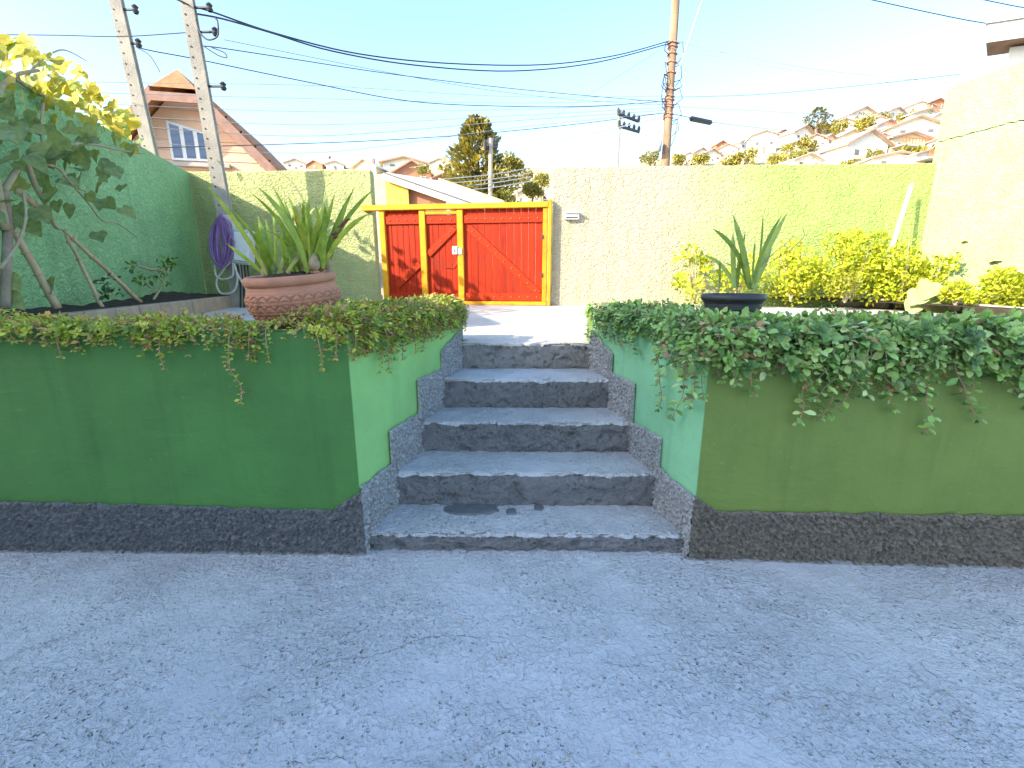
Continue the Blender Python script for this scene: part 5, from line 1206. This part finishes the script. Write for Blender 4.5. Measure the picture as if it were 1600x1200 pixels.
def dress(lv, path, gap, size, cols, wts, n_out, wr=.5, tipcol=None, start=0.0):
    acc = 0; ph = random.random() * 3; tot = sum((path[i + 1] - path[i]).length for i in range(len(path) - 1)); run = 0
    for i in range(len(path) - 1):
        seg = path[i + 1] - path[i]; acc += seg.length; run += seg.length
        if acc < gap or run < start * tot: continue
        acc = 0; t_ = seg.normalized(); side = t_.cross(n_out if abs(t_.dot(n_out)) < .9 else Vector((0, 0, 1))).normalized(); o2 = side.cross(t_); ph += 1.57 + random.gauss(0, .3)
        a = side * math.cos(ph) + o2 * math.sin(ph); c = random.choices(cols, wts)[0]
        for s_ in (1, -1):
            d = a * s_ + t_ * .45 + n_out * .45 + Vector((0, 0, .3)) + Vector((random.gauss(0, .25), random.gauss(0, .25), random.gauss(0, .25)))
            u = n_out * .6 + Vector((0, 0, .9)) + Vector((random.gauss(0, .3), random.gauss(0, .3), random.gauss(0, .2)))
            l = size * random.uniform(.5, 1.3); lv.add(path[i] + Vector((random.gauss(0, .004), random.gauss(0, .004), random.gauss(0, .004))), d, u, l, l * wr * random.uniform(.85, 1.15), jitc(c))
    # rosette at the tip
    t_ = (path[-1] - path[-2]).normalized()
    for k in range(6):
        a = k * 1.05 + random.random(); side = Vector((math.cos(a), math.sin(a), 0)); d = side * .8 + n_out * .5 + t_ * .4
        l = size * random.uniform(.45, .8); lv.add(path[-1], d, n_out + Vector((0, 0, .8)), l, l * wr, jitc(random.choices(cols, wts)[0]))
def sprig_mesh(size, col, matr, wr, nm):
    lv = Leaves()
    for ring, (el, k, sc_) in enumerate(((.15, 4, 1.0), (.6, 4, .75), (1.1, 3, .45))):
        for i in range(k):
            a = 2 * math.pi * i / k + ring * .7 + random.gauss(0, .15); d = Vector((math.cos(a) * math.cos(el), math.sin(a) * math.cos(el), math.sin(el)))
            l = size * sc_ * random.uniform(.85, 1.1); lv.add(Vector((0, 0, ring * .004)), d, Vector((0, 0, 1)) - d * .2, l, l * wr, jitc(col, .12))
    o = lv.mesh(nm, matr, None, None); me = o.data; bpy.data.objects.remove(o); return me
GRN = [(.20, .35, .10), (.29, .46, .13), (.37, .55, .18), (.11, .22, .07), (.42, .25, .14), (.52, .64, .30)]; GW = [.25, .29, .19, .13, .06, .08]
YEL = [(.27, .39, .05), (.42, .50, .06), (.54, .54, .09), (.15, .26, .055), (.50, .29, .15), (.60, .40, .18)]; YW = [.22, .26, .15, .12, .16, .09]

def trailing(label, planter, right):
    A, B, fd, n_f, rd, n_r = planter
    t = thing('trailing_plant', label, 'plant', A + fd * .8 + Vector((0, 0, TOP)))
    lv = Leaves(); stems = MB(); size = .043 if right else .027; cols, wts = (GRN, GW) if right else (YEL, YW)
    up = Vector((0, 0, TOP)); gl = M['leafGloss'] if right else M['leafA']
    stem_paths = []
    if right:
        for i in range(330):                                     # front fringe
            s = random.uniform(-.03, 3.0); e = A + fd * s + up; u = 1090 + s * 330
            hang = .23 + .12 * n3(s * 2.1, 4, 1) + .06 * n3(s * 7, 1, 1)
            lh = max(.03, hang * random.uniform(.15, 1.05)); p = strand_path(e, n_f, fd, random.uniform(.06, .35), lh, random.uniform(-.01, .05), random.uniform(.02, .17), random.gauss(0, .6))
            dress(lv, p, .021, size, cols, wts, n_f, .56); stem_paths.append(p)
        for i in range(95):                                      # over the stair side
            s = random.uniform(0, 1.38); e = A + rd * s + up; hang = (.10 + .18 * max(0, 1 - s / .5) + .05 * n3(s * 4, 2, 2)) if s < .6 else .16 + .06 * n3(s * 5, 1, 1)
            p = strand_path(e, n_r, rd, random.uniform(.05, .3), max(.03, hang * random.uniform(.2, 1.05)), random.uniform(.01, .06), random.uniform(.02, .09), random.gauss(0, .3)); dress(lv, p, .02, size * .82, cols, wts, n_r, .56); stem_paths.append(p)
        for i in range(520):                                     # carpet on top
            s = random.uniform(0, 3.3); q = A + fd * s + Vector((0, random.uniform(.05, 1.45), TOP + random.uniform(-.05, .0)))
            if q.x > 1.3 and q.y > 2.6: q.y = random.uniform(2.05, 2.6)
            if q.x < A.x + (q.y - A.y) / rd.y * rd.x + .02: continue
            hgt = .045 + .025 * n3(q.x * 3, q.y * 3, 1) + (.05 * math.exp(-((q.x - .85) / .28) ** 2) if q.y > 2.4 else 0); a = random.uniform(0, 6.28)
            p = spline([q, q + Vector((math.cos(a) * .05, math.sin(a) * .05, hgt * .8)), q + Vector((math.cos(a) * .12, math.sin(a) * .12, hgt))], 5); dress(lv, p, .022, size * .9, cols, wts, Vector((0, -.5, .8)), .56)
    else:
        for i in range(150):
            s = random.uniform(0, 2.6); dens = .5 + n3(s * 3.1, 7, 2) * 1.3
            if random.random() > dens + .3: continue
            if .16 < s < .68 and random.random() < .8: continue
            e = A + fd * s + up; hang = max(.012, .06 + .16 * n3(s * 3.1, 9, 4))
            p = strand_path(e, n_f, fd, random.uniform(.03, .25), hang * random.uniform(.3, 1.1), random.uniform(.0, .035), random.uniform(.015, .07), random.gauss(0, .5)); dress(lv, p, .013, size, cols, wts, n_f, .5); stem_paths.append(p)
        for i in range(230):
            s = random.uniform(0.0, 1.4); e = A + rd * s + up; hang = .10 + .07 * n3(s * 5, 2, 2)
            p = strand_path(e, n_r, rd, random.uniform(.03, .4), max(.02, hang * random.uniform(.3, 1.15)), random.uniform(.02, .10), random.uniform(.02, .08), random.gauss(0, .4)); dress(lv, p, .014, size, cols, wts, n_r, .5); stem_paths.append(p)
        for i in range(640):
            s = random.uniform(-.1, 2.8); q = A + fd * s + Vector((0, .03 + random.random() ** 1.5 * 1.4, TOP + random.uniform(-.03, .0)))
            if q.x < -1.3 and q.y > 2.6: q.y = random.uniform(2.08, 2.58)
            if q.x > A.x + (q.y - A.y) / rd.y * rd.x - .02: continue
            if abs(q.x - PC.x) < .27 and q.y < PC.y + .1 and random.random() < .97: continue
            hgt = .025 + .035 * n3(q.x * 5, q.y * 3, 1) + (.04 if s < .3 else 0) + random.uniform(0, .03) ** 1.0; a = random.uniform(0, 6.28)
            p = spline([q, q + Vector((math.cos(a) * .03, math.sin(a) * .03, hgt * .8)), q + Vector((math.cos(a) * .06, math.sin(a) * .06, hgt))], 4); dress(lv, p, .013, size, cols, wts, Vector((0, -.4, .9)), .5)
    if not right:                                                # ragged clumps that droop further over the edge
        for (u, v) in ((95, 552), (150, 538), (262, 566), (240, 556), (375, 575), (395, 566), (530, 556), (330, 540), (30, 535), (604, 575), (640, 560), (690, 548), (665, 556)):
            n_o, al = (n_r, rd) if u > 550 else (n_f, fd)
            for _ in range(6):
                tip = PP(u + random.gauss(0, 13), v + random.gauss(-12, 10), A + n_o * .04, n_o); e = A + al * ((tip - A).dot(al)) + up
                p = strand_path(e, n_o, al, random.uniform(.03, .15), max(.03, (TOP - tip.z) * random.uniform(.5, 1)), .015, random.uniform(.02, .07), random.gauss(0, .5)); dress(lv, p, .015, size, cols, wts, n_o, .5, start=.2); stem_paths.append(p)
    lv.mesh('foliage', gl, t, 'stuff')
    for p in stem_paths[::2]: stems.tube(p[::3] + [p[-1]], .0022 if right else .0018, 4, False)
    build('stem', stems, M['pinkstem'] if not right else M['bark'], t, kind='stuff')
    # long strands that hang clear of the rest
    if right: hs_ = [(1245, 660, .05), (1330, 650, -.3), (1425, 676, .2), (1360, 640, .3), (1500, 628, .1), (1595, 640, .1), (1465, 655, .5), (1310, 655, -.2), (1175, 615, 0)]; sd_ = [(1075, 665, .3), (1030, 640, .0), (1086, 640, .1)]
    else: hs_ = [(375, 628, .0), (262, 575, .15), (95, 556, -.1), (150, 540, .2), (420, 565, .1), (500, 578, -.1), (235, 545, .3), (320, 545, 0), (395, 560, .2), (530, 560, .1)]; sd_ = [(604, 583, .2), (560, 560, .0), (650, 550, .0), (630, 560, 0)]
    for (lst, n_o, al, P_) in ((hs_, n_f, fd, A), (sd_, n_r, rd, A)):
        for (u, v, sw) in lst:
            tip = PP(u, v, P_ + n_o * .05, n_o); e = P_ + al * ((tip - P_).dot(al)) + up; lh = TOP - tip.z
            p = strand_path(e, n_o, al, .12, max(.05, lh), .02, .07, sw); l2 = Leaves(); dress(l2, p, .02 if right else .014, size * (1 if right else .95), cols, wts, n_o, .54)
            st_ = l2.mesh('hanging_strand', gl, t, None); build('stem', MB().tube(p, .0024, 5), M['pinkstem'], st_)
    # single sprigs and rosettes on the outside of the mass
    sps = [sprig_mesh(size * 1.15, c, gl, .56, 'leaf_sprig') for c in (GRN[:4] if right else YEL[:4])]
    for i in range(170 if right else 120):
        if random.random() < .72:
            s = random.uniform(0, 2.6 if right else 2.4)
            if not right and .16 < s < .68: s += .6
            e = A + fd * s; zz = TOP + .03 - (random.random() ** 1.3) * (.20 if right else .05); q = e + n_f * (random.uniform(.07, .12) if right else random.uniform(.02, .06)) ; nn = n_f
        else:
            s = random.uniform(0, 1.3); e = A + rd * s; zz = TOP + .05 - random.random() * .13; q = e + n_r * random.uniform(.05, .09); nn = n_r
        q.z = zz; d = nn + Vector((random.gauss(0, .35), random.gauss(0, .2), .7 + random.gauss(0, .3)))
        inst('leaf_sprig', random.choice(sps), Matrix.Translation(q) @ d.to_track_quat('Z', 'Y').to_matrix().to_4x4() @ Matrix.Rotation(random.uniform(0, 6.28), 4, 'Z') @ Matrix.Scale(random.uniform(.8, 1.2), 4), t)
trailing('thin yellowish trailing succulent draped along the left planter edge', PL, False)
trailing('dense dark green trailing plant spilling over the right planter', PR, True)

# ------------------------------------------------------------------ grit and dry bits scattered on the floor and treads
S = MB()
for i in range(240):
    if i < 200: q = Vector((random.uniform(-2.6, 2.6), 2.0 - abs(random.gauss(0, .55)), .002))
    else:
        k = random.randrange(4); y = random.uniform(fronts[k] + .03, fronts[k + 1] - .02); q = Vector((random.uniform(lx(y) + .05, rx(y) - .05), y, tops[k] + .003))
    if q.y < .45: continue
    r = random.uniform(.0015, .005); a = random.uniform(0, 6.28)
    S.box(q, (r * 2, r * random.uniform(.8, 1.6), r), Matrix.Rotation(a, 3, 'Z') @ Matrix.Rotation(.4, 3, 'X'))
tag(build('grit', S, M['slab']), 'pale grit scattered over the courtyard floor', 'grit', kind='stuff')

# ------------------------------------------------------------------ cracks running through the floor
fl = bpy.data.objects['courtyard_floor']
for ci, (pl, wd) in enumerate((([(488, 1043), (530, 1031), (575, 1027), (625, 1012), (655, 1000), (700, 994), (760, 998)], .0028), ([(375, 1040), (402, 1047)], .002), ([(930, 1028), (965, 1040), (985, 1042)], .002), ([(1430, 1030), (1460, 1056), (1490, 1068), (1530, 1086)], .0028), ([(155, 1147), (165, 1158), (190, 1164)], .003), ([(22, 1156), (60, 1158)], .002), ([(440, 1190), (475, 1193), (500, 1186), (540, 1186), (560, 1198)], .0025), ([(590, 1196), (620, 1188), (660, 1195), (680, 1199)], .0025), ([(1250, 1148), (1275, 1172)], .002))):
    pts = spline([PZ(u, v, .0) for u, v in pl], 10); n = len(pts); vs = []
    for i, p in enumerate(pts):
        t_ = (pts[min(i + 1, n - 1)] - pts[max(i - 1, 0)]).normalized(); nn = Vector((-t_.y, t_.x, 0)); q = p + nn * (n3(i * .55, ci, 3) * .012)
        w_ = wd * (.25 + abs(n3(i * .4, ci * 3, 9)) * 1.5) * min(1, i / 3 + .1, (n - 1 - i) / 3 + .1)
        vs += [(q.x - nn.x * w_ / 2, q.y - nn.y * w_ / 2, .0025), (q.x + nn.x * w_ / 2, q.y + nn.y * w_ / 2, .0025)]
    build('crack', MB().add(vs, [(2 * i, 2 * i + 1, 2 * i + 3, 2 * i + 2) for i in range(n - 1)]), M['dark'], fl)
